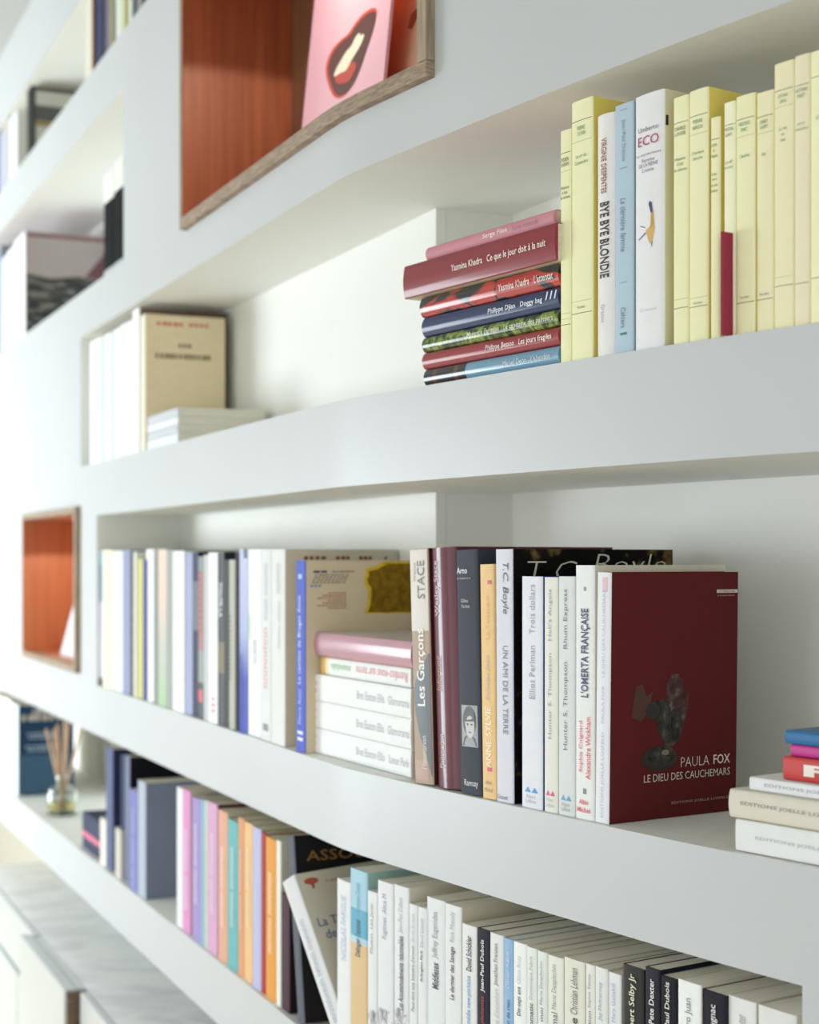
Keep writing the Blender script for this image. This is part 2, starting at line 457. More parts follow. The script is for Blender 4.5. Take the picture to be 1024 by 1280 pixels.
# ------------------------------------------------------------------ lettering
_tcache = {}
def text_geo(body, bold=0.0, shear=0.0):
    key = (body, bold, shear)
    if key in _tcache: return _tcache[key]
    cu = bpy.data.curves.new('t', 'FONT'); cu.body = body; cu.size = 1.0
    cu.resolution_u = 2; cu.offset = bold; cu.shear = shear; cu.fill_mode = 'FRONT'
    ob = bpy.data.objects.new('t', cu); col.objects.link(ob)
    bpy.context.view_layer.update()
    me = bpy.data.meshes.new_from_object(ob.evaluated_get(bpy.context.evaluated_depsgraph_get()))
    v = np.array([q.co[:2] for q in me.vertices]) if len(me.vertices) else np.zeros((0, 2))
    f = [tuple(p.vertices) for p in me.polygons]
    bpy.data.objects.remove(ob); bpy.data.curves.remove(cu); bpy.data.meshes.remove(me)
    if len(v):
        mn = v.min(0); mx = v.max(0)
        v = (v - (mn + mx) / 2) / (mx - mn)         # unit box, centred
    _tcache[key] = (v, f)
    return v, f

INK = {}
def ink(c, rough=0.5): return mat(c, rough=rough, var=0.0)

class Book: pass

def surf(B, face, u, v, e=0.0007):
    """(u, v) metres on a face -> local point. spine: u along thickness, v height; cover/left: u depth, v height"""
    if face == 'spine': return (u, B.prof(u) - e, v)
    if face == 'cover': return (B.t / 2 + e, u, v)
    if face == 'left': return (-B.t / 2 - e, B.D - u, v)
def put_text(B, body, face, cu, cv_, length, height, mode, c, bold=0.0, shear=0.0, name='title'):
    v, f = text_geo(body, bold, shear)
    if not len(v): return
    pts = []
    for a, b in v:
        a *= length; b *= height
        if mode == 'h': u, w = cu + a, cv_ + b
        elif mode == 'u': u, w = cu - b, cv_ + a
        else: u, w = cu + b, cv_ - a
        pts.append(surf(B, face, u, w))
    me = bpy.data.meshes.new(name); me.from_pydata(pts, [], f); me.update()
    return link(name, me, B.cover, [ink(c)])
def put_poly(B, face, pts, c, name='print', e=0.00025, m=None):
    p3 = [surf(B, face, u, w, e) for u, w in pts]
    tris = tessellate_polygon([[Vector((u, w, 0)) for u, w in pts]])
    me = bpy.data.meshes.new(name); me.from_pydata(p3, [], [tuple(t) for t in tris]); me.update()
    return link(name, me, B.cover, [m or ink(c)])
def put_rect(B, face, u0, u1, v0, v1, c, name='print', e=0.00025, m=None):
    n = 5
    us = [u0 + (u1 - u0) * i / n for i in range(n + 1)]
    p3 = [surf(B, face, u, v0, e) for u in us] + [surf(B, face, u, v1, e) for u in us]
    f = [(i, i + 1, n + 2 + i, n + 1 + i) for i in range(n)]
    me = bpy.data.meshes.new(name); me.from_pydata(p3, [], f); me.update()
    return link(name, me, B.cover, [m or ink(c)])
def ellipse(cx, cy, rx, ry, n=18, a=0.0):
    r = []
    for i in range(n):
        q = 2 * math.pi * i / n; x, y = rx * math.cos(q), ry * math.sin(q)
        r.append((cx + x * math.cos(a) - y * math.sin(a), cy + x * math.sin(a) + y * math.cos(a)))
    return r

# ------------------------------------------------------------------ books
def build_book(t, h, D, spine, right, left, bulge=0.0006, hard=False, pages=(226, 220, 204), name='book'):
    B = Book(); B.t, B.h, B.D = t, h, D
    c = min(0.0024 if hard else 0.0006, t * 0.2)
    B.root = empty(name)
    ns = 8
    hw = t / 2; r = min(0.0012, t * 0.2)
    def prof(u):
        q = min(1.0, abs(u) / hw)
        y = bulge * q * q
        k = (abs(u) - (hw - r)) / r
        if k > 0: y += r * (1 - math.sqrt(max(0.0, 1 - min(1, k) ** 2)))
        return y
    B.prof = prof
    us = sorted(set([-hw, -hw + r * 0.3, -hw + r, hw - r, hw - r * 0.3, hw] + [(-hw + r) + (2 * hw - 2 * r) * i / ns for i in range(1, ns)]))
    outer = [(-hw, D)] + [(u, prof(u)) for u in us] + [(hw, D)]
    iw = hw - c
    inner = [(iw, D), (iw, prof(hw) + c), (-iw, prof(hw) + c), (-iw, D)]
    sec = outer + inner; n = len(sec); no = len(outer)
    v = [(x, y, 0.0) for x, y in sec] + [(x, y, h) for x, y in sec]
    f = []; mi = []
    for i in range(n):
        j = (i + 1) % n
        f.append((i, j, n + j, n + i))
        if i == 0 or i >= no - 1 and i > no: mi.append(2 if i == 0 else 1)
        elif i == no - 2: mi.append(1)
        elif i < no - 2: mi.append(0)
        else: mi.append(1)
    # caps as strips: left board, spine, right board
    iL = [n - 1, n - 2]; iR = [n - 4, n - 3]
    for k, flip in ((0, False), (n, True)):
        fs = [(0, 1, n - 2, n - 1), (no - 2, no - 1, n - 4, n - 3), tuple(list(range(1, no - 1)) + [n - 3, n - 2])]
        for q, mm in zip(fs, (2, 1, 0)):
            f.append(tuple(a + k for a in q)); mi.append(mm)
    me = bpy.data.meshes.new('cover'); me.from_pydata(v, [], f); me.update()
    me.polygons.foreach_set('material_index', mi)
    bm = bmesh.new(); bm.from_mesh(me); bmesh.ops.recalc_face_normals(bm, faces=bm.faces); bm.to_mesh(me); bm.free()
    me.polygons.foreach_set('use_smooth', [True] * len(me.polygons)); me.set_sharp_from_angle(angle=math.radians(32))
    B.cover = link('cover', me, B.root, [spine, right, left])
    g = 0.003 if hard else 0.0006
    pe = 0.003 if hard else 0.0004
    yb = prof(hw) + c + 0.0002
    link('page_block', box_mesh(-iw + 0.0001, iw - 0.0001, yb, D - pe, g, h - g), B.root, [mat_pages(pages)])
    return B

ORD = ['first', 'second', 'third', 'fourth', 'fifth', 'sixth', 'seventh', 'eighth', 'ninth', 'tenth', 'eleventh', 'twelfth',
       'thirteenth', 'fourteenth', 'fifteenth', 'sixteenth', 'seventeenth', 'eighteenth', 'nineteenth', 'twentieth']
ORD += ['twenty-' + q for q in ORD[:9]] + ['thirtieth'] + ['thirty-' + q for q in ORD[:9]]

def M(c, kind='m'):
    if not isinstance(c, tuple): return c
    if kind == 'g': return mat(c, rough=0.5, coat=0.4, var=0.02, spec=0.2)
    return mat(c, rough=0.6, var=0.02, spec=0.15)

def stand(px0, px1, ytop, zs, label, spine, right=None, left=None, o=0.005, D=0.13, lean=0.0, bulge=0.0006, hard=False,
          gloss=False, pages=(226, 220, 204), group=None, rot=None, h=None, name='book', yb_shift=0.0):
    s0, s1 = s_at(px0, o), s_at(px1, o)
    t = (s1 - s0) - 0.0006
    sc = (s0 + s1) / 2
    x, y = P(sc, o)
    if h is None: h = CZ + (HOR - ytop) / FPX * y - zs
    k = 'g' if gloss else 'm'
    sp = M(spine, k); rt = M(right, k) if right is not None else sp; lf = M(left, k) if left is not None else rt
    B = build_book(t, h, D, sp, rt, lf, bulge, hard, pages, name)
    tx, ty = T(sc) if rot is None else rot
    B.root.location = (x, y, zs + abs(math.sin(lean)) * t / 2 + 0.0003)
    B.root.rotation_euler = (0, lean, math.atan2(ty, tx))
    B.y = y; B.zs = zs; B.px = (px0, px1)
    tag(B.root, label, 'book', group)
    return B
def zpx(B, y): return CZ + (HOR - y) / FPX * B.y - B.zs
def spine_text(B, body, y0, y1, mode='u', xf=0.0, hf=0.5, c=(30, 30, 30), bold=0.0, shear=0.0):
    """lettering that runs along the spine between picture rows y0 and y1"""
    za, zb_ = zpx(B, y0), zpx(B, y1)
    put_text(B, body, 'spine', xf * B.t, (za + zb_) / 2, abs(za - zb_), hf * B.t, mode, c, bold, shear, 'spine_title')
def spine_line(B, body, yc, hpx, wf=0.8, c=(30, 30, 30), xf=0.0, bold=0.0):
    hh = hpx / FPX * B.y
    put_text(B, body, 'spine', xf * B.t, zpx(B, yc), wf * B.t, hh, 'h', c, bold, 0, 'spine_lettering')
def spine_rect(B, y0, y1, x0=-0.46, x1=0.46, c=(30, 30, 30), m=None):
    put_rect(B, 'spine', x0 * B.t, x1 * B.t, zpx(B, y1), zpx(B, y0), c, 'spine_print', 0.0002, m)
def dashes(B, face, cu, cv_, length, height, c, n=6, mode='h'):
    """a line of print too small to read: a row of short strokes in one mesh"""
    rnd = random.Random(int(cu * 1e5) + int(cv_ * 1e5) * 7 + n)
    v = []; f = []; a = -length / 2; step = length / n
    for i in range(n):
        w = step * rnd.uniform(0.55, 0.85)
        q = [(a, -height / 2), (a + w, -height / 2), (a + w, height / 2), (a, height / 2)]
        for (p, r) in q:
            if mode == 'h': u, z = cu + p, cv_ + r
            else: u, z = cu - r, cv_ + p
            v.append(surf(B, face, u, z))
        f.append(tuple(range(4 * i, 4 * i + 4))); a += step
    me = bpy.data.meshes.new('small_print'); me.from_pydata(v, [], f); me.update()
    return link('small_print', me, B.cover, [ink(c)])

def lying(px0, zb_, t, label, spine, px1=None, L=None, top=None, bottom=None, o=0.005, D=0.13, bulge=0.0006, hard=False,
          gloss=False, pages=(226, 220, 204), group=None, turn=0.0, flip=False):
    """a book laid flat, spine to the room; returns the book and the height of its upper face"""
    s0 = s_at(px0, o); x, y = P(s0, o)
    if px1 is not None:
        s1 = s_at(px1, o); x1, y1 = P(s1, o); L = math.hypot(x1 - x, y1 - y); ang = math.atan2(y1 - y, x1 - x)
    else:
        tx, ty = T(s0 + L / 2); ang = math.atan2(ty, tx)
    ang += turn
    k = 'g' if gloss else 'm'
    sp = M(spine, k); tp = M(top, k) if top is not None else sp; bt = M(bottom, k) if bottom is not None else tp
    B = build_book(t - 0.0004, L, D, sp, bt, tp, bulge, hard, pages)
    B.root.location = (x, y, zb_ + t / 2)
    B.root.rotation_euler = (0, math.pi / 2, ang)
    B.y = y; B.px0 = px0
    tag(B.root, label, 'book', group)
    return B, zb_ + t
def lie_text(B, body, f0, f1, hf=0.5, c=(255, 255, 255), xf=0.0, bold=0.0, mode='u', shear=0.0):
    put_text(B, body, 'spine', -xf * B.t, B.h * (f0 + f1) / 2, B.h * (f1 - f0), hf * B.t, mode, c, bold, shear, 'spine_title')

W = (247, 249, 249); W2 = (236, 237, 232); CREAM = (228, 226, 206)
BLK = (28, 28, 30)
exec_rows = []

# ============================ middle shelf (B) ============================
g = 'books on the middle shelf'
rowB = [  # px0, px1, ytop, spine, right board, description
 (122.5, 128, 689, mat_bands([(0, (60, 60, 70)), (0.06, (190, 200, 214)), (0.38, (196, 190, 214)), (0.62, (120, 150, 170)), (0.9, (150, 180, 200))], 0.5), (200, 205, 210), 'slim grey blue book'),
 (128, 139.5, 688, (240, 238, 206), (236, 234, 204), 'pale yellow paperback'),
 (140, 153, 689, (226, 236, 230), (210, 224, 218), 'mint white paperback'),
 (153.2, 162.5, 688, (150, 156, 190), (120, 124, 160), 'lavender grey book'),
 (162.6, 166, 690, (52, 66, 50), (46, 58, 44), 'thin dark green book'),
 (166.2, 170, 690, (226, 226, 214), (220, 220, 210), 'thin cream book'),
 (170.2, 178, 699, (214, 210, 130), (205, 200, 124), 'short olive yellow book'),
 (178.2, 182.2, 700, (90, 90, 160), (84, 84, 150), 'thin short purple blue book'),
 (182.4, 191.5, 687, W, W2, 'bright white paperback'),
 (191.8, 197, 698, (146, 152, 150), (140, 146, 142), 'thin short grey book'),
 (197.2, 207.5, 687, mat_bands([(0, (170, 206, 160)), (0.35, (196, 200, 190)), (0.7, (232, 206, 190)), (1.0, (236, 212, 198))], 0.5, interp='LINEAR'), (150, 176, 150), 'peach and green book'),
 (207.7, 215.2, 688, (168, 172, 170), (158, 162, 160), 'light grey paperback'),
 (215.4, 229.5, 689, W, W2, 'wide white paperback'),
 (230, 240.3, 691, (168, 176, 210), (150, 158, 196), 'pale lavender blue book'),
 (240.5, 247, 690, mat_bands([(0, (14, 24, 74)), (0.52, (110, 112, 126)), (0.82, (20, 34, 84))], 0.45), (16, 22, 60), 'navy blue book with grey band'),
 (247.2, 254, 696, mat_bands([(0, (90, 92, 96)), (0.22, (160, 164, 164)), (0.42, (176, 132, 132)), (0.9, (150, 152, 152))], 0.5), (140, 142, 142), 'grey book with faded red lettering'),
 (254.2, 259.4, 694, (202, 208, 212), (190, 196, 200), 'thin pale grey book'),
 (259.6, 271.5, 691, W, W2, 'clean white paperback'),
 (271.7, 279.6, 690, mat_bands([(0, (70, 72, 80)), (0.3, (130, 116, 92)), (0.48, (66, 68, 76)), (1, (70, 72, 82))], 0.45), (40, 42, 48), 'dark grey book with white lettering'),
 (279.8, 285.5, 700, (72, 76, 74), (60, 64, 62), 'short charcoal book'),
 (285.7, 293.2, 700, (188, 190, 178), (176, 178, 168), 'short pale grey book'),
 (293.4, 298.3, 690, (22, 24, 26), (20, 20, 24), 'thin black book'),
 (298.5, 309, 687, mat_bands([(0, (40, 70, 180)), (0.3, (44, 72, 184)), (0.55, (176, 186, 226)), (1.0, (196, 204, 236))], 0.45, interp='LINEAR'), (170, 176, 190), 'blue and lavender book'),
 (309.2, 326, 687, W, W2, 'white paperback with faint lettering'),
 (326.2, 338.5, 687, (232, 234, 236), W2, 'off white paperback'),
]
LT = T(s_at(250))       # direction of the straight left part
for i, (a, b, yt, sp, rt, ds) in enumerate(rowB):
    Bk = stand(a, b, yt, ZB1, f'{ds}, {ORD[i]} from the left on the middle shelf', sp, rt, D=random.uniform(0.118, 0.138),
               o=random.uniform(0.004, 0.008), group=g, rot=LT)
    if i == 12: spine_text(Bk, 'le temps perdu'[:0] or 'l l l', 740, 742, c=(170, 190, 220))
    if i == 15: spine_rect(Bk, 862, 878, -0.4, 0.4, (206, 70, 84)); spine_text(Bk, 'IIIIIIIIII', 715, 790, 'u', 0.0, 0.4, (180, 60, 60))
    if i == 17: spine_text(Bk, 'III', 872, 890, 'u', 0.1, 0.35, (216, 120, 120))
    if i == 18: spine_text(Bk, 'TOUTE LA', 728, 772, 'd', 0.05, 0.55, (232, 232, 232), 0.02)
    if i == 20: spine_text(Bk, 'IIIIIIIIIIIIII', 770, 850, 'u', -0.2, 0.25, (90, 90, 84))
    if i == 22: spine_rect(Bk, 686, 698, 0.1, 0.46, (24, 40, 84)); spine_text(Bk, 'nnnnnnnnn', 820, 900, 'u', -0.15, 0.3, (30, 56, 170))
    if i == 23: spine_text(Bk, 'mnm mnmnm', 800, 830, 'u', 0.1, 0.25, (170, 176, 190)); spine_text(Bk, 'nnmmn', 770, 800, 'u', -0.35, 0.25, (150, 210, 160))
    if i == 24:
        spine_text(Bk, 'mnmn mnmnmn', 705, 775, 'u', 0.05, 0.3, (176, 180, 192)); spine_text(Bk, 'nnmnmnn', 785, 860, 'u', 0.0, 0.3, (222, 150, 150))
        spine_rect(Bk, 905, 914, -0.3, 0.25, (120, 124, 130))
# the book whose beige cover shows behind the sponge cover
Bk = stand(338.7, 355.5, 687, ZB1, 'white spined paperback showing a plain beige cover beside the blue spine', (234, 235, 234), (196, 190, 174), D=0.146, rot=LT, group=g)
spine_text(Bk, 'mnmnmn', 705, 742, 'u', 0.1, 0.25, (180, 184, 190)); spine_text(Bk, 'Imnmn mnmn', 752, 810, 'u', 0.1, 0.25, (176, 180, 188))
for (u, w, n) in ((0.27, 0.2, 4), (0.52, 0.14, 3), (0.72, 0.13, 3), (0.9, 0.03, 1)):
    dashes(Bk, 'cover', u * Bk.D, Bk.h * 0.956, w * Bk.D, 0.004, (130, 60, 56), n)
# blue spine, sponge picture on the cover
Bk = stand(369.5, 381, 701, ZB1, 'paperback with bright blue spine and yellow sponge pictured on beige cover', (84, 104, 206), (212, 196, 166), D=0.142, rot=LT, group=g)
SPONGE = Bk
spine_text(Bk, 'Le camion de Bruges Anne', 745, 855, 'u', 0.0, 0.45, (226, 230, 250)); spine_text(Bk, 'Pierre Autin', 862, 905, 'u', 0.0, 0.35, (190, 200, 244))
spine_rect(Bk, 914, 918, -0.3, 0.3, (220, 226, 250)); spine_rect(Bk, 922, 926, -0.3, 0.3, (220, 226, 250)); spine_rect(Bk, 718, 724, -0.2, 0.2, (150, 190, 240))
D_, H_ = Bk.D, Bk.h
dashes(Bk, 'cover', 0.14 * D_, 0.942 * H_, 0.13 * D_, 0.0022, (40, 44, 110), 2); dashes(Bk, 'cover', 0.34 * D_, 0.942 * H_, 0.2 * D_, 0.0012, (90, 90, 110), 6)
for k in range(4): dashes(Bk, 'cover', (0.24 - 0.01 * k) * D_, (0.925 - 0.013 * k) * H_, 0.3 * D_, 0.0011, (110, 108, 112), 9)
dashes(Bk, 'cover', 0.1 * D_, 0.868 * H_, 0.1 * D_, 0.0025, (80, 150, 190), 3)
for k in range(7): dashes(Bk, 'cover', (0.28 - 0.02 * (k % 3)) * D_, (0.83 - 0.013 * k) * H_, (0.16 + 0.05 * (k % 3)) * D_, 0.0012, (180, 100, 80), 8)
spg = [(0.52, 0.72), (0.545, 0.76), (0.55, 0.8), (0.555, 0.85), (0.525, 0.87), (0.515, 0.9), (0.53, 0.925), (0.53, 0.955), (0.6, 0.965), (0.65, 0.98), (0.7, 0.995),
       (0.99, 0.995), (0.99, 0.72)]
put_poly(Bk, 'cover', [(u * D_, w * H_) for u, w in spg], None, 'sponge_edge', 0.0002, mat_mottle([(0.35, (196, 160, 20)), (0.6, (226, 196, 50))], 90, 0.6, 0.0))
put_poly(Bk, 'cover', [((u + (0.03 if u < 0.8 else 0)) * D_, (w - (0.012 if w > 0.9 else -0.006)) * H_) for u, w in spg], None, 'sponge_face', 0.0004, mat_mottle([(0.35, (112, 86, 16)), (0.6, (142, 112, 24))], 120, 0.7, 0.0))

# lying stack beside it
g = 'books lying in the stack on the middle shelf'
STK_O = 0.017
sx = s_at(386, STK_O); dY = P(sx, STK_O)[1]
def tpx(a): return a / FPX * dY
z = ZB1 + 0.0004
for k, (pl, th) in enumerate(((387, 31.5), (387, 33.5), (388, 33))):
    Bk, z = lying(pl, z, tpx(th), ('thick white paperback, lowest in the stack beside the blue spine', 'thick white paperback, second from the bottom beside the blue spine',
                  'thick white paperback, middle one of five stacked beside the blue spine')[k], W, px1=513.5, top=W2, o=STK_O, D=0.09, group=g)
    lie_text(Bk, 'Bret Easton Ellis   ' + ('Lunar Park', 'Glamorama', 'Glamorama')[k], 0.5, 0.99, 0.3, (176, 178, 184))
    for q in (-0.12, 0.16): put_poly(Bk, 'spine', ellipse(-q * Bk.t, 0.065 * Bk.h, 0.0022, 0.003), (232, 190, 196), 'publisher_mark')
Bk, z = lying(401, z, tpx(22), 'white paperback with green and red lettering, second from top of the stack', mat_bands([(0, (228, 190, 110)), (0.06, (236, 222, 190)), (0.1, (236, 238, 238))], 0.45), px1=513.5,
              top=(44, 70, 40), bottom=(40, 60, 40), o=STK_O + 0.004, D=0.10, group=g)
lie_text(Bk, 'mandala', 0.13, 0.36, 0.4, (150, 196, 140), mode='d'); lie_text(Bk, 'Rendez-vous sur terre', 0.42, 0.97, 0.5, (226, 150, 156), mode='d')
Bk, z = lying(385.5, z, tpx(30), 'glossy pink paperback lying on top of the stack by the sponge cover', (198, 150, 164), px1=513.5, top=(206, 200, 194), bottom=(150, 60, 60), o=STK_O - 0.002, D=0.118,
              gloss=True, bulge=0.003, group=g)

# right part of the middle shelf
g = 'books on the middle shelf'
RT = T(s_at(640))
rad = math.radians
Bk = stand(518.5, 541.5, 687, ZB1, 'beige and slate book with white serif title leaning beside the white stack', (190, 170, 154), (70, 26, 24), left=(180, 160, 140), D=0.14, lean=rad(-2.6), rot=RT, gloss=False, group=g)
hl = []
t_, h_ = Bk.t, Bk.h
cs = [(0.5, 0.03), (0.2, 0.12), (-0.12, 0.2), (-0.36, 0.3), (-0.44, 0.38), (-0.3, 0.44), (0.1, 0.5), (0.46, 0.56)]
zz_ = np.linspace(0.035, 0.555, 30); uu_ = np.interp(zz_, [w for u, w in cs], [min(0.46, u) for u, w in cs]); v = []; f = []
for k_, (a, b) in enumerate(zip(uu_, zz_)):
    v += [surf(Bk, 'spine', (a + (0.47 - a) * q / 4) * t_, b * h_, 0.0005) for q in range(5)]
    if k_: f += [((k_ - 1) * 5 + q, (k_ - 1) * 5 + q + 1, k_ * 5 + q + 1, k_ * 5 + q) for q in range(4)]
me = bpy.data.meshes.new('slate_print'); me.from_pydata(v, [], f); me.update(); link('slate_print', me, Bk.cover, [ink((88, 94, 102))])
spine_rect(Bk, 688, 790, -0.47, 0.47, (214, 206, 196)); 
put_rect(Bk, 'spine', -0.47 * t_, 0.3 * t_, 0.004, 0.1 * h_, (184, 148, 130), 'spine_print', 0.0002)
spine_text(Bk, 'STACE', 702, 750, 'u', 0.12, 0.38, (110, 104, 100)); spine_text(Bk, 'Wesley', 704, 728, 'u', -0.22, 0.2, (170, 160, 152))
t_ = Bk.t
spine_text(Bk, 'Les Garçons', 787, 884, 'u', 0.05, 0.5, (248, 246, 242), 0.01); spine_text(Bk, 'Flammarion', 921, 962, 'u', 0.1, 0.26, (232, 224, 216))
Bk = stand(543, 574, 686, ZB1, 'maroon glossy hardcover with rounded spine beside the beige and slate book', (104, 42, 60), (84, 28, 42), D=0.2, lean=rad(-3.0), rot=RT, gloss=True, bulge=0.005, hard=True, group=g)
spine_text(Bk, 'Wesley Stace', 702, 772, 'u', -0.18, 0.26, (226, 206, 210)); spine_text(Bk, 'Infortuné', 822, 866, 'u', -0.18, 0.22, (200, 150, 110), shear=0.2); spine_text(Bk, 'Flammarion', 920, 962, 'u', -0.14, 0.2, (220, 200, 206))
Bk = stand(575.5, 602.5, 688, ZB1, 'slate blue book with small grey portrait photo on its spine', (62, 68, 78), (52, 56, 66), D=0.2, lean=rad(-2.0), rot=RT, group=g)
spine_line(Bk, 'Arno', 714, 8, 0.5, (226, 228, 232), -0.2, 0.01); dashes(Bk, 'spine', -0.1 * Bk.t, zpx(Bk, 724), 0.7 * Bk.t, 0.0016, (120, 110, 100), 6)
spine_line(Bk, 'Gilles', 752, 4.5, 0.34, (190, 192, 198), -0.1); spine_line(Bk, 'Verlant', 759, 4.5, 0.4, (190, 192, 198), -0.06)
spine_line(Bk, 'Ramsay', 981, 10, 0.62, (232, 232, 236), 0.04)
# portrait photograph on the spine, in greys
pz0, pz1 = zpx(Bk, 935), zpx(Bk, 883); pw = 0.37 * Bk.t
put_rect(Bk, 'spine', -pw, pw, pz0, pz1, (150, 152, 156), 'portrait_print', 0.0002)
pc = (pz0 + pz1) / 2; ph = pz1 - pz0
put_poly(Bk, 'spine', ellipse(0, pc + 0.12 * ph, 0.85 * pw, 0.36 * ph), (60, 62, 66), 'portrait_print', 0.0003)
put_poly(Bk, 'spine', [(-0.9 * pw, pz0 + 0.001), (0.9 * pw, pz0 + 0.001), (0.7 * pw, pz0 + 0.2 * ph), (0, pz0 + 0.32 * ph), (-0.7 * pw, pz0 + 0.22 * ph)], (78, 80, 86), 'portrait_print', 0.0003)
put_poly(Bk, 'spine', ellipse(0.08 * pw, pc - 0.02 * ph, 0.55 * pw, 0.27 * ph), (196, 196, 196), 'portrait_print', 0.0004)
put_poly(Bk, 'spine', [(-0.6 * pw, pc + 0.1 * ph), (0.7 * pw, pc + 0.12 * ph), (0.6 * pw, pc + 0.36 * ph), (-0.4 * pw, pc + 0.4 * ph), (-0.7 * pw, pc + 0.24 * ph)], (64, 66, 70), 'portrait_print', 0.0005)
for q in (-0.2, 0.3): put_poly(Bk, 'spine', ellipse(q * pw, pc + 0.04 * ph, 0.13 * pw, 0.025 * ph, 8), (70, 70, 74), 'portrait_print', 0.0005)
put_poly(Bk, 'spine', ellipse(0.08 * pw, pc - 0.15 * ph, 0.2 * pw, 0.02 * ph, 8), (120, 100, 100), 'portrait_print', 0.0005)
Bk = stand(603, 620, 706, ZB1, 'pale orange paperback with white lettering next to the portrait spine', (244, 208, 150), (230, 196, 146), D=0.13, lean=rad(-1.3), rot=RT, group=g)
spine_text(Bk, 'ANNE SYLVIE', 884, 960, 'u', 0.05, 0.4, (252, 244, 228)); spine_text(Bk, 'Echelas Jean', 820, 876, 'u', 0.05, 0.32, (196, 176, 186), shear=0.2); spine_text(Bk, 'Le Teizarque', 745, 800, 'u', 0.1, 0.3, (232, 170, 110))
spine_rect(Bk, 726, 731, 0.1, 0.4, (214, 84, 110)); spine_rect(Bk, 960, 965, -0.1, 0.25, (214, 84, 110)); spine_line(Bk, 'Albin', 979, 5, 0.5, (150, 130, 120)); spine_line(Bk, 'Michel', 988, 5, 0.6, (150, 130, 120))
BOYLE_COVER = mat_mottle([(0.5, (6, 5, 5)), (0.56, (22, 18, 12)), (0.66, (110, 90, 48))], 34, 0.8, 0.0)
Bk = stand(620.5, 641.5, 687, ZB1, 'pale lavender spined book with black cover showing large thin letters', (226, 228, 238), BOYLE_COVER, left=(226, 228, 238), D=0.195, lean=rad(-0.5), rot=RT, group=g)
spine_text(Bk, 'T.C. Boyle', 704, 768, 'd', 0.1, 0.42, (60, 60, 70), shear=0.25); spine_text(Bk, 'UN AMI DE LA TERRE', 808, 918, 'd', 0.1, 0.28, (110, 110, 122)); spine_line(Bk, 'Grasset', 997, 6, 0.62, (90, 90, 98), -0.1)
put_text(Bk, 'T.C.', 'cover', 0.25 * Bk.D, Bk.h * 0.91, 0.32 * Bk.D, 0.02, 'h', (206, 204, 190), -0.02, 0.2, 'cover_title')
put_text(Bk, 'Boyle', 'cover', 0.72 * Bk.D, Bk.h * 0.925, 0.46 * Bk.D, 0.026, 'h', (206, 204, 190), -0.02, 0.2, 'cover_title')
def triangles(B, yc, c):
    zc = zpx(B, yc); w = 0.16 * B.t
    for q in (-0.17, 0.17):
        put_poly(B, 'spine', [(q * B.t - w, zc - 0.0022), (q * B.t + w, zc - 0.0022), (q * B.t, zc + 0.0026)], c, 'publisher_mark', 0.0003)
Bk = stand(651.5, 677.5, 721, ZB1, 'white paperback with blue publisher triangles beside the black cover', (236, 238, 246), (46, 70, 160), D=0.13, rot=RT, group=g)
spine_text(Bk, 'Elliot Perlman    Trois dollars', 731, 874, 'u', 0.05, 0.26, (150, 152, 160)); triangles(Bk, 988, (70, 150, 214))
spine_line(Bk, 'Robert', 996, 4.5, 0.45, (170, 172, 180)); spine_line(Bk, 'Laffont', 1002, 4.5, 0.5, (170, 172, 180))
Bk = stand(679.5, 697, 722, ZB1, 'white paperback with pink publisher triangles on its spine', (236, 236, 228), (200, 190, 164), D=0.13, rot=RT, group=g)
spine_text(Bk, "Hunter S. Thompson    Hell's Angels", 737, 924, 'u', 0.0, 0.3, (150, 150, 152)); triangles(Bk, 992, (226, 70, 130))
spine_line(Bk, 'Robert', 1000, 4.5, 0.5, (180, 176, 180)); spine_line(Bk, 'Laffont', 1007, 4.5, 0.6, (180, 176, 180))
Bk = stand(697.3, 718.3, 721, ZB1, 'white paperback with blue triangles beside the one with pink triangles', (226, 230, 230), (196, 196, 190), D=0.13, rot=RT, group=g)
spine_text(Bk, 'Hunter S. Thompson    Rhum Express', 737, 938, 'u', 0.0, 0.3, (104, 104, 108)); triangles(Bk, 998, (90, 160, 214))
spine_line(Bk, 'Robert', 1006, 5, 0.5, (160, 160, 164)); spine_line(Bk, 'Laffont', 1012, 5, 0.56, (160, 160, 164))
Bk = stand(718.6, 742.5, 707, ZB1, 'white paperback with bold navy title and red lettering below', (240, 242, 242), (206, 200, 182), D=0.152, rot=RT, group=g)
spine_text(Bk, "L'OMERTA FRANÇAISE", 761, 872, 'u', 0.08, 0.5, (44, 52, 92), 0.02)
spine_text(Bk, 'Sophie Coignard', 902, 966, 'u', -0.16, 0.24, (226, 96, 112), 0.01); spine_text(Bk, 'Alexandre Wickham', 896, 974, 'u', 0.22, 0.24, (226, 96, 112), 0.01)
spine_rect(Bk, 734, 739, -0.02, 0.12, (140, 150, 160)); spine_rect(Bk, 986, 993, -0.06, 0.12, (130, 136, 136))
spine_line(Bk, 'Albin', 1003, 6, 0.5, (224, 70, 84), -0.02, 0.01); spine_line(Bk, 'Michel', 1013, 6, 0.7, (224, 70, 84), -0.02, 0.01)
MAROON = mat((88, 24, 26), rough=0.75, var=0.03, spec=0.2)
Bk = stand(742.8, 760.2, 716, ZB1, 'white spined paperback turned to show its dark maroon cover', (238, 240, 246), MAROON, left=(238, 240, 246), D=0.147, lean=rad(0.9), rot=RT, group=g)
PF = Bk; D_, H_ = Bk.D, Bk.h
spine_text(Bk, 'EDITIONS JOELLE LOSFELD    PAULA FOX    LE DIEU DES CAUCHEMARS', 738, 1022, 'u', 0.1, 0.24, (186, 190, 208))
spine_rect(Bk, 722, 740, -0.05, 0.3, (230, 190, 200))
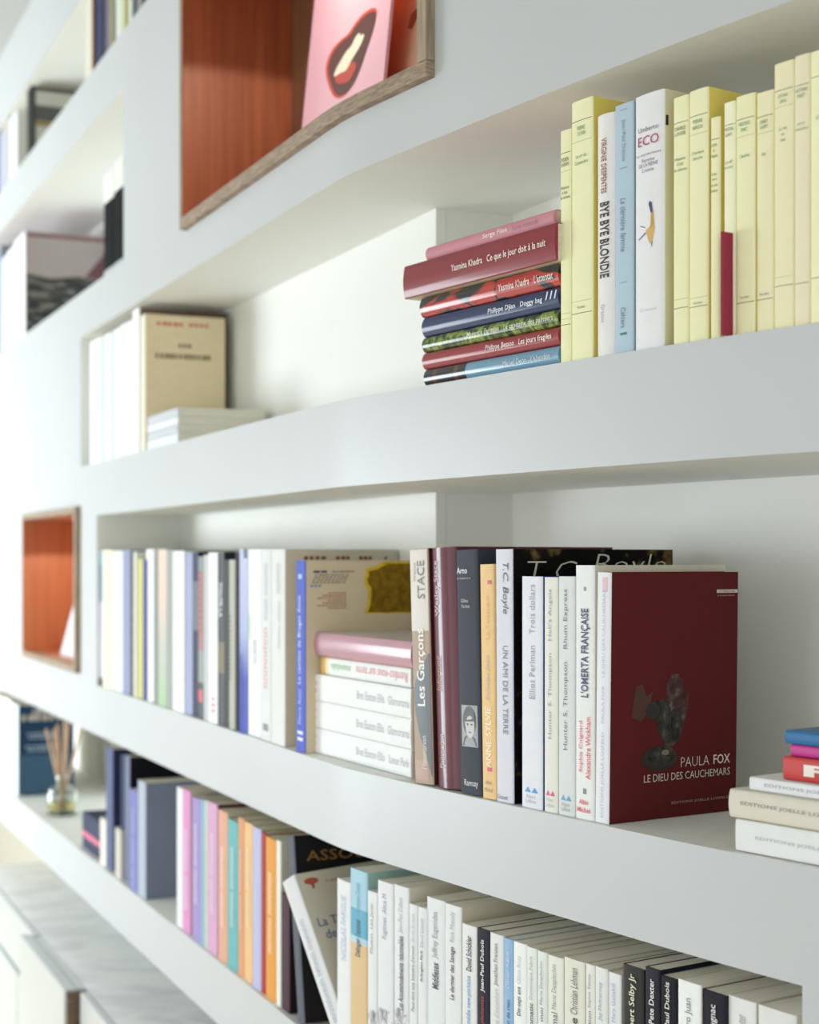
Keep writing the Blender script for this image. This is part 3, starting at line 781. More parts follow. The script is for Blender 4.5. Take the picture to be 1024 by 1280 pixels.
def cov(B, body, u0, u1, w, hh, c, bold=0.0):
    put_text(B, body, 'cover', (u0 + u1) / 2 * B.D, w * B.h, (u1 - u0) * B.D, hh * B.h, 'h', c, bold, 0, 'cover_title')
cov(Bk, 'PAULA', 0.55, 0.775, 0.222, 0.040, (206, 198, 190), -0.012)
cov(Bk, 'FOX', 0.81, 0.945, 0.222, 0.040, (222, 214, 206), 0.01)
cov(Bk, 'LE DIEU DES CAUCHEMARS', 0.265, 0.945, 0.168, 0.031, (210, 202, 194), -0.004)
cov(Bk, 'EDITIONS JOELLE LOSFELD', 0.48, 0.945, 0.058, 0.013, (168, 148, 140))
put_rect(Bk, 'cover', 0.825 * D_, 0.995 * D_, 0.913 * H_, 0.927 * H_, (206, 198, 184), 'cover_band'); cov(Bk, 'LITTERATURE', 0.84, 0.97, 0.920, 0.008, (80, 50, 50))
dashes(Bk, 'cover', 0.9 * D_, 0.902 * H_, 0.14 * D_, 0.001, (150, 110, 110), 8)
# statuette printed on the cover
FIG = [mat_mottle([(0.3, (30, 30, 28)), (0.55, (58, 56, 50)), (0.75, (96, 92, 82))], 120, 0.5, 0.0),
       mat_mottle([(0.3, (66, 30, 30)), (0.52, (72, 52, 50)), (0.7, (104, 92, 88))], 110, 0.5, 0.0), ink((72, 40, 28)), ink((34, 28, 24)), ink((112, 106, 92))]
put_poly(Bk, 'cover', [(0.17 * D_, 0.42 * H_), (0.2 * D_, 0.54 * H_), (0.25 * D_, 0.55 * H_), (0.28 * D_, 0.5 * H_), (0.33 * D_, 0.52 * H_), (0.3 * D_, 0.44 * H_), (0.24 * D_, 0.4 * H_)], None, 'statuette_print', 0.0002, FIG[2])
put_poly(Bk, 'cover', [(0.42 * D_, 0.44 * H_), (0.44 * D_, 0.55 * H_), (0.47 * D_, 0.585 * H_), (0.52 * D_, 0.585 * H_), (0.56 * D_, 0.56 * H_), (0.56 * D_, 0.53 * H_), (0.61 * D_, 0.5 * H_), (0.6 * D_, 0.42 * H_), (0.56 * D_, 0.36 * H_), (0.5 * D_, 0.4 * H_)], None, 'statuette_print', 0.00022, FIG[1])
put_poly(Bk, 'cover', [(0.27 * D_, 0.44 * H_), (0.3 * D_, 0.47 * H_), (0.38 * D_, 0.485 * H_), (0.46 * D_, 0.475 * H_), (0.46 * D_, 0.43 * H_), (0.5 * D_, 0.445 * H_), (0.555 * D_, 0.41 * H_), (0.56 * D_, 0.36 * H_), (0.54 * D_, 0.315 * H_), (0.48 * D_, 0.29 * H_),
         (0.42 * D_, 0.3 * H_), (0.38 * D_, 0.35 * H_), (0.36 * D_, 0.4 * H_)], None, 'statuette_print', 0.00028, FIG[0])
put_poly(Bk, 'cover', ellipse(0.33 * D_, 0.44 * H_, 0.055 * D_, 0.035 * H_), None, 'statuette_print', 0.0003, FIG[3])
put_poly(Bk, 'cover', ellipse(0.385 * D_, 0.245 * H_, 0.14 * D_, 0.05 * H_), None, 'statuette_print', 0.0003, FIG[3])
put_poly(Bk, 'cover', ellipse(0.4 * D_, 0.258 * H_, 0.11 * D_, 0.038 * H_), None, 'statuette_print', 0.00034, FIG[0])
put_poly(Bk, 'cover', ellipse(0.43 * D_, 0.268 * H_, 0.03 * D_, 0.012 * H_), None, 'statuette_print', 0.00038, FIG[4])
for q in (0.4, 0.43, 0.46): put_rect(Bk, 'cover', q * D_, (q + 0.008) * D_, 0.36 * H_, 0.45 * H_, None, 'statuette_print', 0.00036, FIG[3])

# stack at the right end of the middle shelf
g = 'books in the stack at the right end of the middle shelf'
o_ = 0.006; yq = P(s_at(920, o_), o_)[1]
def tq(a, y=None): return a / FPX * yq
z = ZB1 + 0.0004
Bk, z = lying(919.5, z, tq(40), 'thick white paperback at the bottom of the right hand stack', (238, 240, 240), L=0.205, top=(226, 222, 206), bottom=(190, 90, 90), o=o_, D=0.135, group=g)
lie_text(Bk, 'EDITIONS JOELLE LOSFELD', 0.1, 0.6, 0.13, (180, 182, 186), 0.0)
Bk, z = lying(911, z, tq(36), 'thick cream paperback second from bottom of the right hand stack', (226, 222, 208), L=0.21, top=(224, 218, 202), bottom=(170, 110, 104), o=o_ + 0.001, D=0.14, group=g, bulge=0.002)
lie_text(Bk, 'EDITIONS JOELLE LOSFELD', 0.06, 0.52, 0.16, (130, 128, 128), 0.05); lie_text(Bk, 'LE', 0.68, 0.75, 0.2, (120, 120, 120), 0.0)
Bk, z = lying(937, z, tq(17), 'thin white paperback under the small red book', (238, 240, 244), L=0.19, top=(232, 230, 226), o=o_ + 0.008, D=0.125, group=g)
lie_text(Bk, 'EDITIONS JOELLE LOSFELD', 0.08, 0.62, 0.3, (170, 172, 178))
Bk, z = lying(979, z, tq(29), 'small glossy red book with white letter on its spine', (206, 66, 64), L=0.165, top=(200, 60, 60), o=o_ + 0.016, D=0.105, gloss=True, group=g)
lie_text(Bk, 'F', 0.12, 0.27, 0.5, (246, 236, 232), 0.0, 0.04); put_rect(Bk, 'spine', -0.1 * Bk.t, 0.14 * Bk.t, 0.42 * Bk.h, 0.5 * Bk.h, (120, 40, 60), 'spine_print')
Bk, z = lying(988.5, z, tq(15), 'thin magenta book between the red and blue books', (204, 60, 150), L=0.16, top=(196, 60, 144), o=o_ + 0.02, D=0.1, gloss=True, group=g)
Bk, z = lying(981.5, z, tq(17), 'small blue book on top of the right hand stack', (40, 112, 168), L=0.165, top=(46, 104, 152), o=o_ + 0.018, D=0.105, gloss=True, group=g)
lie_text(Bk, 'f', 0.2, 0.3, 0.6, (232, 240, 246), 0.0, 0.03)

# ============================ upper shelf (A) ============================
g = 'books lying in the stack on the upper shelf'
o_ = 0.004
yA = P(s_at(528, o_), o_)[1]
def ta(a): return a / FPX * yA
z = ZA1 + 0.0004
PR = 697.6
DARKBAND = mat_bands([(0, (36, 34, 34)), (0.07, (90, 54, 40)), (0.1, (36, 34, 36)), (0.24, (92, 60, 44)), (0.27, (38, 36, 38)), (0.335, (116, 160, 186)), (1, (110, 156, 182))], 0.3, 0.7)
Bk, z = lying(529.5, z, ta(21), 'blue book with dark banded end, lowest of the colourful stack', DARKBAND, px1=PR, top=(96, 140, 166), o=o_, D=0.115, gloss=True, bulge=0.0035, group=g)
lie_text(Bk, 'Michel Deon   L\'abandon', 0.62, 0.95, 0.36, (214, 226, 232))
Bk, z = lying(527.5, z, ta(21), 'dull red book, second from bottom of the colourful stack', (156, 58, 60), px1=PR, o=o_, D=0.115, gloss=True, bulge=0.0035, group=g)
lie_text(Bk, 'Philippe Besson   Les jours fragiles', 0.5, 0.96, 0.42, (244, 232, 226), 0.0, 0.01)
GREEN = mat_mottle([(0.36, (30, 40, 22)), (0.48, (74, 100, 36)), (0.58, (150, 166, 70)), (0.7, (52, 70, 30))], 110, 0.3, 0.5)
Bk, z = lying(527.5, z, ta(19.5), 'green foliage patterned book, middle of the colourful stack', GREEN, px1=PR, o=o_, D=0.115, gloss=True, bulge=0.0035, group=g)
lie_text(Bk, 'Maxence Fermine   Le capitaine des palmiers', 0.36, 0.97, 0.42, (226, 230, 206), 0.0, 0.01)
Bk, z = lying(527, z, ta(25), 'navy glossy book under the black and red patterned one', (48, 62, 100), px1=PR, top=(40, 50, 84), o=o_, D=0.115, gloss=True, bulge=0.004, group=g)
lie_text(Bk, 'Philippe Djian   Doggy bag', 0.52, 0.9, 0.32, (236, 240, 246), 0.0, 0.01); lie_text(Bk, 'I I I', 0.92, 0.985, 0.4, (236, 240, 246), 0.15, 0.03)
REDBLK = mat_mottle([(0.46, (40, 42, 44)), (0.5, (190, 62, 54)), (0.6, (196, 66, 58)), (0.63, (42, 42, 44))], 34, 0.3, 0.6, (1.0, 1.0, 0.55), 2.0, 0.8)
Bk, z = lying(524.5, z, ta(26), 'black book with red streaks under the thick maroon one', REDBLK, px1=PR, top=(30, 30, 32), o=o_, D=0.115, gloss=True, bulge=0.004, group=g)
put_rect(Bk, 'spine', -0.42 * Bk.t, 0.42 * Bk.t, 0.58 * Bk.h, 0.86 * Bk.h, (182, 60, 52), 'spine_print', 0.00012)
lie_text(Bk, "Yasmina Khadra   L'attentat", 0.6, 0.97, 0.34, (240, 226, 216), 0.0, 0.01)
Bk, z = lying(504, z, ta(42), 'thick glossy maroon book overhanging the colourful stack', (140, 46, 54), px1=693.5, top=(140, 46, 54), bottom=(206, 196, 164), o=-0.003, D=0.14, gloss=True, bulge=0.002, group=g)
lie_text(Bk, 'Yasmina Khadra   Ce que le jour doit à la nuit', 0.35, 0.95, 0.26, (246, 234, 228), 0.0, 0.01)
Bk, z = lying(532, z, ta(17.5), 'pink book lying on top of the colourful stack', (212, 148, 160), px1=691.5, top=(206, 140, 152), o=o_ - 0.002, D=0.11, bulge=0.003, group=g)
lie_text(Bk, 'Serge Filot', 0.48, 0.67, 0.42, (248, 236, 238), 0.0, 0.01); lie_text(Bk, 'Terre romande', 0.7, 0.9, 0.36, (170, 120, 140))

g = 'upright books on the upper shelf'
YEL = (246, 245, 200); YEL2 = (244, 240, 196); YC = (226, 206, 104)
def yellow(px0, px1, yt, label, lines, l1, l2, D=0.13, c=YEL, o=0.005, tc=(70, 110, 60), rc=YC, ln=(110, 96, 70)):
    B = stand(px0, px1, yt, ZA1, label, c, rc, o=o, D=D, group=g)
    for yy in l1: spine_rect(B, yy, yy + 0.8, -0.47, 0.47, ln)
    for yy in l2: spine_rect(B, yy, yy + 0.6, -0.47, 0.47, (190, 190, 130))
    for s_, yy, wf, hp in lines: spine_line(B, s_, yy, hp, wf, tc)
    return B
yellow(699.8, 713.5, 163, 'short pale yellow paperback right beside the colourful stack', [('DIDIER', 200, 0.7, 4.5), ('DAENIN', 206, 0.7, 4.5), ('Histoire', 235, 0.75, 4), ('et faux', 241, 0.5, 4), ('de cerises', 247, 0.9, 4)], (191, 406), (214, 392, 399), tc=(40, 60, 44), rc=YEL)
yellow(713.8, 740.5, 125, 'thick pale yellow paperback with ochre side, left of the white spine', [('PIERRE', 160, 0.36, 5), ('SYLVAIN', 167, 0.36, 5), ('Le cri de', 195, 0.5, 4.5), ('Cassandre', 203, 0.62, 4.5), ('Verdier', 384, 0.4, 3.5)], (150, 391), (176, 376), D=0.135, tc=(96, 136, 96))
B_ = stand(743.5, 767, 143, ZA1, 'white paperback with dark red capitals running down its spine', (240, 240, 238), (214, 212, 204), o=0.004, D=0.12, gloss=True, bulge=0.003, group=g)
spine_text(B_, 'VIRGINIE DESPENTES', 173, 242, 'd', 0.0, 0.3, (160, 90, 100), 0.01); spine_text(B_, 'BYE BYE BLONDIE', 253, 348, 'd', 0.02, 0.5, (72, 50, 66), 0.02); spine_text(B_, 'Grasset', 381, 404, 'd', -0.05, 0.2, (170, 164, 180))
B_ = stand(768, 791.5, 130, ZA1, 'light blue paperback with thin italic title on the upper shelf', (186, 208, 224), (150, 174, 190), o=0.005, D=0.13, group=g)
spine_text(B_, 'Jean-Paul Dubois', 150, 202, 'd', 0.0, 0.24, (130, 150, 166)); spine_text(B_, 'La dernière femme', 248, 315, 'd', 0.0, 0.3, (112, 132, 152), shear=0.25)
spine_text(B_, 'Cahiers', 385, 410, 'd', 0.0, 0.26, (96, 120, 130)); spine_rect(B_, 416, 419, -0.18, 0.18, (60, 120, 112))
for yy in (137, 210, 353): spine_rect(B_, yy, yy + 0.9, -0.2, 0.2, (130, 148, 164))
B_ = stand(792.5, 829, 117, ZA1, 'wide white book with small bird figure on its spine', (240, 240, 244), (214, 206, 172), o=0.004, D=0.15, gloss=True, bulge=0.0015, group=g)
ECO = B_
spine_line(B_, 'Umberto', 161, 6, 0.7, (120, 120, 128)); spine_line(B_, 'ECO', 175.5, 12, 0.72, (170, 60, 90), 0.0, 0.0)
spine_line(B_, 'La mystérieuse', 193, 4.5, 0.86, (126, 120, 130)); spine_line(B_, 'flamme', 200, 4.5, 0.45, (126, 120, 130)); spine_line(B_, 'DE LA REINE', 206, 4.5, 0.66, (126, 120, 130)); spine_line(B_, 'Loana', 212.5, 4.5, 0.4, (126, 120, 130))
spine_line(B_, 'Grasset', 387, 4, 0.6, (206, 204, 214))
def ep(xf, y): return (xf * B_.t, zpx(B_, y))
put_poly(B_, 'spine', [ep(0.14, 302), ep(0.22, 286), ep(0.17, 276), ep(0.06, 284), ep(-0.08, 288), ep(0.0, 300), ep(0.06, 306)], (222, 180, 100), 'figure_print', 0.0003)
put_poly(B_, 'spine', [ep(0.08, 288), ep(0.2, 282), ep(0.17, 266), ep(0.1, 268)], (206, 160, 60), 'figure_print', 0.0004)
put_poly(B_, 'spine', [ep(0.1, 268), ep(0.17, 267), ep(0.12, 254), ep(0.05, 252), ep(0.02, 256)], (74, 78, 120), 'figure_print', 0.0004)
for (a, b, c_, d_) in ((-0.12, 283, -0.3, 280), (-0.1, 290, -0.36, 297), (0.12, 302, 0.1, 309)):
    put_poly(B_, 'spine', [ep(a, b), ep(c_, d_), ep(c_ + 0.02, d_ + 1.5), ep(a + 0.03, b + 2)], (120, 120, 170), 'figure_print', 0.0003)
put_rect(B_, 'cover', 0.003, 0.006, B_.h * 0.86, B_.h * 0.9, (40, 36, 40), 'cover_print')
yellow(841, 860.5, 121, 'pale yellow paperback just right of the wide white book', [('DANIELE', 161, 0.7, 4.5), ('LOUISE', 167.5, 0.7, 4.5), ('Histoire', 199, 0.7, 4), ('d\'été', 205.5, 0.4, 4), ('de silence', 212.5, 0.84, 4)], (153, 385), (374,), D=0.125, tc=(64, 110, 56), rc=YEL)
yellow(861, 885, 112, 'thick pale yellow paperback with ochre side in the yellow row', [('PIERRE', 152, 0.5, 4.5), ('BERGOU', 159.5, 0.52, 4.5), ('L\'horizon', 191, 0.62, 4), ('blanche', 198, 0.5, 4), ('Verdier', 379, 0.5, 3)], (144, 383), (167, 372), D=0.14, tc=(76, 122, 84))
yellow(887.5, 899.5, 147, 'narrow short yellow paperback behind the small maroon booklet', [('LEA', 182, 0.6, 3.5), ('K', 189, 0.2, 3.5), ('FRAN', 196, 0.7, 3.5), ('Le', 218, 0.5, 3.5), ('jeu', 225, 0.5, 3.5), ('de nuit', 232, 0.7, 3.5), ('bleu', 239, 0.7, 3.5)], (174,), (), D=0.12, rc=(214, 190, 90))
yellow(904.2, 919, 128, 'slim lemon yellow paperback above the small maroon booklet', [('PASCAL', 162, 0.86, 4), ('GARY', 169, 0.6, 4), ('Le vif', 203, 0.6, 4), ('du jour', 210, 0.8, 4)], (156,), (), D=0.13, c=(250, 250, 214), rc=YEL)
Bk = stand(899.8, 903.9, 290, ZA1, 'small maroon booklet tucked among the yellow paperbacks', (146, 30, 62), (146, 34, 64), o=-0.006, D=0.1, gloss=True, group=g)
yellow(919.3, 943.5, 119, 'yellow paperback with ochre edge, right of the slim lemon one', [('FREDERIC', 155, 0.6, 4.5), ('PIC', 162.5, 0.34, 4.5), ('Claudine', 195, 0.52, 4.5), ('Verdier', 372, 0.5, 3)], (148, 378), (170,), D=0.12, tc=(90, 140, 100))
yellow(945, 966.5, 115, 'creamy yellow paperback just left of the three taller yellow ones', [('FABIO', 152.5, 0.44, 4.5), ('GUERY', 159, 0.46, 4.5), ('Air', 193, 0.3, 4.5), ('Verdier', 368, 0.6, 3)], (145, 374), (166,), D=0.125, c=(246, 240, 200), tc=(90, 136, 100), rc=YEL)
yellow(967, 992, 78, 'tallest group of yellow paperbacks, left one', [('ANTONIO', 120, 0.5, 4.5), ('SAN', 127, 0.32, 4.5), ('La vie', 161, 0.4, 4), ('du', 168, 0.14, 4), ('moi', 175, 0.24, 4)], (112, 357), (133, 346), D=0.13, c=(246, 240, 200), tc=(96, 140, 104), rc=YEL)
yellow(992.4, 1012, 69, 'tallest group of yellow paperbacks, middle one', [('VICTORIA', 113, 0.8, 4.5), ('MALET', 120, 0.5, 4.5), ('Jours', 155, 0.5, 4), ('tranquilles', 162, 0.86, 4)], (106, 354), (), D=0.13, c=(244, 236, 204), tc=(100, 146, 110), rc=YEL)
yellow(1012.4, 1042, 62, 'yellow paperback cut by the right edge of the picture', [('LUTZ', 146, 0.4, 4.5)], (94, 346), (), D=0.13, c=(250, 248, 204), rc=YEL)

# left part of the upper shelf
g = 'white books at the left of the upper shelf'
wl_ = [(112.5, 126, 425, W, 'white paperback'), (126.3, 129.5, 422, (186, 214, 206), 'thin pale green booklet'), (129.8, 138.5, 418, W, 'white paperback'),
       (138.8, 141.5, 415, (190, 222, 214), 'thin mint booklet'), (141.8, 148, 412, W, 'white paperback'), (148.3, 157, 406, (228, 236, 238), 'pale blue white paperback'),
       (157.3, 165, 402, W, 'white paperback'), (165.3, 173.5, 387, W, 'tall white paperback')]
for i, (a, b, yt, c, ds) in enumerate(wl_):
    stand(a, b, yt, ZA1, f'{ds}, {ORD[i]} from the left of the upper shelf', c, (120, 100, 84) if i == 7 else W2, D=0.148 if i == 7 else 0.12, group=g, rot=LT)
Bk = stand(175, 181, 394, ZA1, 'beige covered book with red print facing right on the upper shelf', (238, 234, 216), (228, 212, 176), D=0.132, group=g, rot=LT)
D_, H_ = Bk.D, Bk.h
dashes(Bk, 'cover', 0.32 * D_, 0.935 * H_, 0.34 * D_, 0.005, (206, 96, 76), 5); dashes(Bk, 'cover', 0.68 * D_, 0.935 * H_, 0.26 * D_, 0.005, (206, 96, 76), 4)
dashes(Bk, 'cover', 0.5 * D_, 0.78 * H_, 0.16 * D_, 0.006, (120, 106, 84), 3); dashes(Bk, 'cover', 0.48 * D_, 0.70 * H_, 0.7 * D_, 0.008, (130, 116, 92), 12)
g = 'white books lying on the left of the upper shelf'
z = ZA1 + 0.0004
yl = P(s_at(222, 0.006), 0.006)[1]
for k, th in enumerate((13, 10, 10.5, 10.5)):
    Bk, z = lying(184 + 0.5 * (k % 2), z, th / FPX * yl * 1.02, ('white paperback lying at the bottom of the low white pile', 'white paperback second from bottom in the low white pile', 'white paperback second from top in the low white pile',
            'white paperback on top of the low white pile')[k], (232, 236, 240) if k % 2 == 0 else (206, 212, 220), px1=222, top=(226, 226, 216), o=0.006, D=0.136, pages=(228, 224, 208), group=g)

# ============================ lowest open shelf (C) ============================
g = 'books on the lowest open shelf'
def c_label(i, ds): return f'{ds}, {ORD[i]} from left, lowest shelf'
rowC = [
 (-14, 2, 868, (232, 236, 236), (110, 36, 44), 'white spined book with dark red cover', 0.16),
 (3, 12, 873, W, W2, 'white paperback', 0.13),
 (12.4, 22, 880, (226, 238, 236), (34, 62, 92), 'white spined book with navy blue cover facing right', 0.128)]
cc = 0
for a, b, yt, sp, rt, ds, D in rowC:
    Bk = stand(a, b, yt, ZC1, c_label(cc, ds), sp, rt, D=D, group=g, rot=LT, o=0.008); cc += 1
D_, H_ = Bk.D, Bk.h
put_rect(Bk, 'cover', 0.001, D_ - 0.001, 0.002, 0.45 * H_, (44, 84, 112), 'cover_print', 0.00015)
for (u, w, q, hh, c) in ((0.5, 0.93, 0.46, 0.012, (196, 190, 176)), (0.5, 0.86, 0.86, 0.013, (196, 190, 176)), (0.42, 0.68, 0.5, 0.006, (140, 160, 176)), (0.42, 0.64, 0.44, 0.006, (140, 160, 176)), (0.42, 0.54, 0.56, 0.006, (140, 160, 176)), (0.4, 0.50, 0.44, 0.006, (140, 160, 176))):
    dashes(Bk, 'cover', u * D_, w * H_, q * D_, hh, c, 7)
NAVY = (52, 60, 92)
# small flat dark book with pink stripe
Bk, _z = lying(103, ZC1 + 0.0004, 0.066, 'thick dark blue box set with pink stripe lying by the diffuser', mat_bands([(0, NAVY), (0.52, (226, 120, 150)), (0.68, NAVY)], 0.5, 0, 0), px1=124.5, top=(44, 50, 72), o=0.012, D=0.12, group=g)
rowC2 = [
 (124.8, 132, 1024, (232, 230, 220), (220, 216, 204), 'small cream book', 0.09, 0.006),
 (132.2, 140.5, 935, (92, 102, 140), (44, 52, 84), 'tall dark blue book', 0.15, 0.008),
 (140.8, 143.2, 940, (44, 50, 88), (44, 50, 84), 'thin tall navy book', 0.15, 0.012),
 (143.4, 150.5, 1036, (206, 202, 192), (200, 196, 186), 'small cream paperback before taller navy ones', 0.10, 0.004),
 (150.7, 154.4, 944, (50, 58, 96), (44, 50, 84), 'slim tall navy book', 0.15, 0.010),
 (154.6, 161.5, 945, (120, 128, 156), (14, 14, 20), 'tall grey blue book with black cover', 0.17, 0.012),
 (161.7, 171.5, 988, (124, 130, 190), (60, 84, 160), 'periwinkle blue paperback', 0.13, 0.004),
 (172, 181.5, 977, (176, 186, 202), (116, 124, 142), 'grey spined book with slate cover facing right', 0.15, 0.005)]
for a, b, yt, sp, rt, ds, D, oo in rowC2:
    Bk = stand(a, b, yt, ZC1, c_label(cc, ds), sp, rt, D=D, group=g, rot=LT, o=oo); cc += 1
    if 'periwinkle' in ds:
        spine_text(Bk, 'mnmn mnmnm mnmnm', 1010, 1110, 'u', 0.0, 0.4, (176, 182, 224))
    if 'slate' in ds:
        dashes(Bk, 'cover', 0.72 * Bk.D, 0.895 * Bk.h, 0.34 * Bk.D, 0.003, (170, 96, 110), 4); dashes(Bk, 'cover', 0.66 * Bk.D, 0.77 * Bk.h, 0.56 * Bk.D, 0.004, (180, 90, 106), 5)
rowC3 = [
 (220.5, 228, 985, (232, 234, 238), (226, 226, 226), 'white spined book', 0.135, None),
 (228.2, 237.5, 988, (222, 150, 200), (196, 190, 176), 'pink paperback', 0.135, (240, 214, 232)),
 (240, 250.2, 998, (168, 146, 206), (150, 150, 160), 'lilac paperback', 0.13, (214, 204, 236)),
 (250.4, 254.8, 1000, (140, 186, 214), (140, 180, 200), 'thin sky blue paperback', 0.13, None),
 (255, 259.8, 1001, (206, 204, 190), (200, 196, 182), 'thin cream paperback', 0.13, None),
 (260, 271, 1004, (216, 168, 208), (92, 30, 54), 'orchid pink paperback with maroon cover', 0.135, (236, 206, 232)),
 (272.2, 284, 1014, (226, 172, 146), (196, 190, 170), 'salmon paperback', 0.13, (246, 214, 196)),
 (284.3, 297, 1026, (110, 184, 188), (60, 110, 90), 'teal paperback', 0.13, (180, 222, 222)),
 (297.2, 304.8, 1023, (224, 160, 120), (196, 190, 170), 'coral paperback', 0.13, (240, 200, 170)),
 (305, 315, 1029, (238, 196, 140), (196, 190, 170), 'light orange paperback', 0.13, (246, 222, 186)),
 (315.2, 326, 1035, (190, 192, 228), (180, 190, 130), 'pale lavender paperback', 0.13, None),
 (326.2, 331.4, 1041, (176, 58, 60), (170, 150, 120), 'thin red paperback', 0.12, None),
 (331.6, 344.5, 1048, (232, 160, 70), (190, 186, 166), 'bright orange paperback', 0.13, (250, 220, 170)),
 (344.8, 350.5, 1051, (236, 236, 226), (200, 196, 184), 'thin white paperback', 0.13, None)]
for a, b, yt, sp, rt, ds, D, tcol in rowC3:
    Bk = stand(a, b, yt, ZC1, c_label(cc, ds), sp, rt, D=D, group=g, rot=LT, o=0.006); cc += 1
    if tcol:
        y0 = yt + 90 + random.uniform(0, 20)
        spine_text(Bk, 'mnmnmn mnmnmnm', y0 - 60, y0 + 40, 'u', 0.0, 0.35, tcol, 0.02)
# leaning books: dark one and the white one with a blue title
LT2 = T(s_at(440)); ANG_L = math.atan2(LT2[1], LT2[0]) + math.radians(14)
Bk = stand(351.2, 361.5, 1050, ZC1, 'dark plum book leaning behind the white leaning one', (74, 42, 60), (30, 18, 26), D=0.13, rot=LT, o=0.006, group=g, h=0.138)
Bk = stand(372, 380.5, 1045, ZC1, 'grey spined black covered book with gold capitals, leaning', (92, 98, 110), (18, 18, 20), D=0.15, rot=LT, o=0.004, lean=rad(-10.5), group=g, h=0.214, gloss=False)
D_, H_ = Bk.D, Bk.h
put_text(Bk, 'ASSOULINE', 'cover', 0.52 * D_, 0.885 * H_, 0.84 * D_, 0.012, 'h', (150, 104, 44), 0.0, 0.0, 'cover_title')
dashes(Bk, 'cover', 0.42 * D_, 0.95 * H_, 0.25 * D_, 0.003, (110, 80, 40), 4)
put_poly(Bk, 'cover', [(0.15 * D_, 0.2 * H_), (0.45 * D_, 0.2 * H_), (0.5 * D_, 0.5 * H_), (0.2 * D_, 0.52 * H_)], None, 'cover_picture', 0.0003, mat_mottle([(0.35, (40, 60, 40)), (0.5, (200, 190, 60)), (0.6, (180, 70, 40)), (0.7, (60, 30, 24))], 30, 0.4, 0.2))
Bk = stand(426, 437, 1105, ZC1, 'white spined paperback with blue title on beige cover, leaning left', (236, 238, 240), (206, 200, 184), D=0.132, rot=(math.cos(ANG_L), math.sin(ANG_L)), o=0.012, lean=rad(-30.5), group=g, h=0.197)
D_, H_ = Bk.D, Bk.h
put_text(Bk, 'La Théorie', 'cover', 0.35 * D_, 0.70 * H_, 0.54 * D_, 0.0105, 'h', (76, 112, 166), 0.0, 0.0, 'cover_title')
put_text(Bk, 'de la dérive', 'cover', 0.42 * D_, 0.625 * H_, 0.6 * D_, 0.0105, 'h', (76, 112, 166), 0.0, 0.0, 'cover_title')
put_poly(Bk, 'cover', ellipse(0.16 * D_, 0.945 * H_, 0.08 * D_, 0.02 * H_), (196, 92, 70), 'tree_mark'); put_rect(Bk, 'cover', 0.145 * D_, 0.18 * D_, 0.9 * H_, 0.935 * H_, (196, 92, 70), 'tree_mark')
dashes(Bk, 'cover', 0.46 * D_, 0.93 * H_, 0.3 * D_, 0.0022, (206, 150, 140), 6)
spine_mid = 0.5 * H_
put_text(Bk, 'mnmnmnm nmnm mnmnm', 'spine', 0, 0.45 * H_, 0.6 * H_, 0.3 * Bk.t, 'u', (190, 196, 214), 0, 0, 'spine_title')

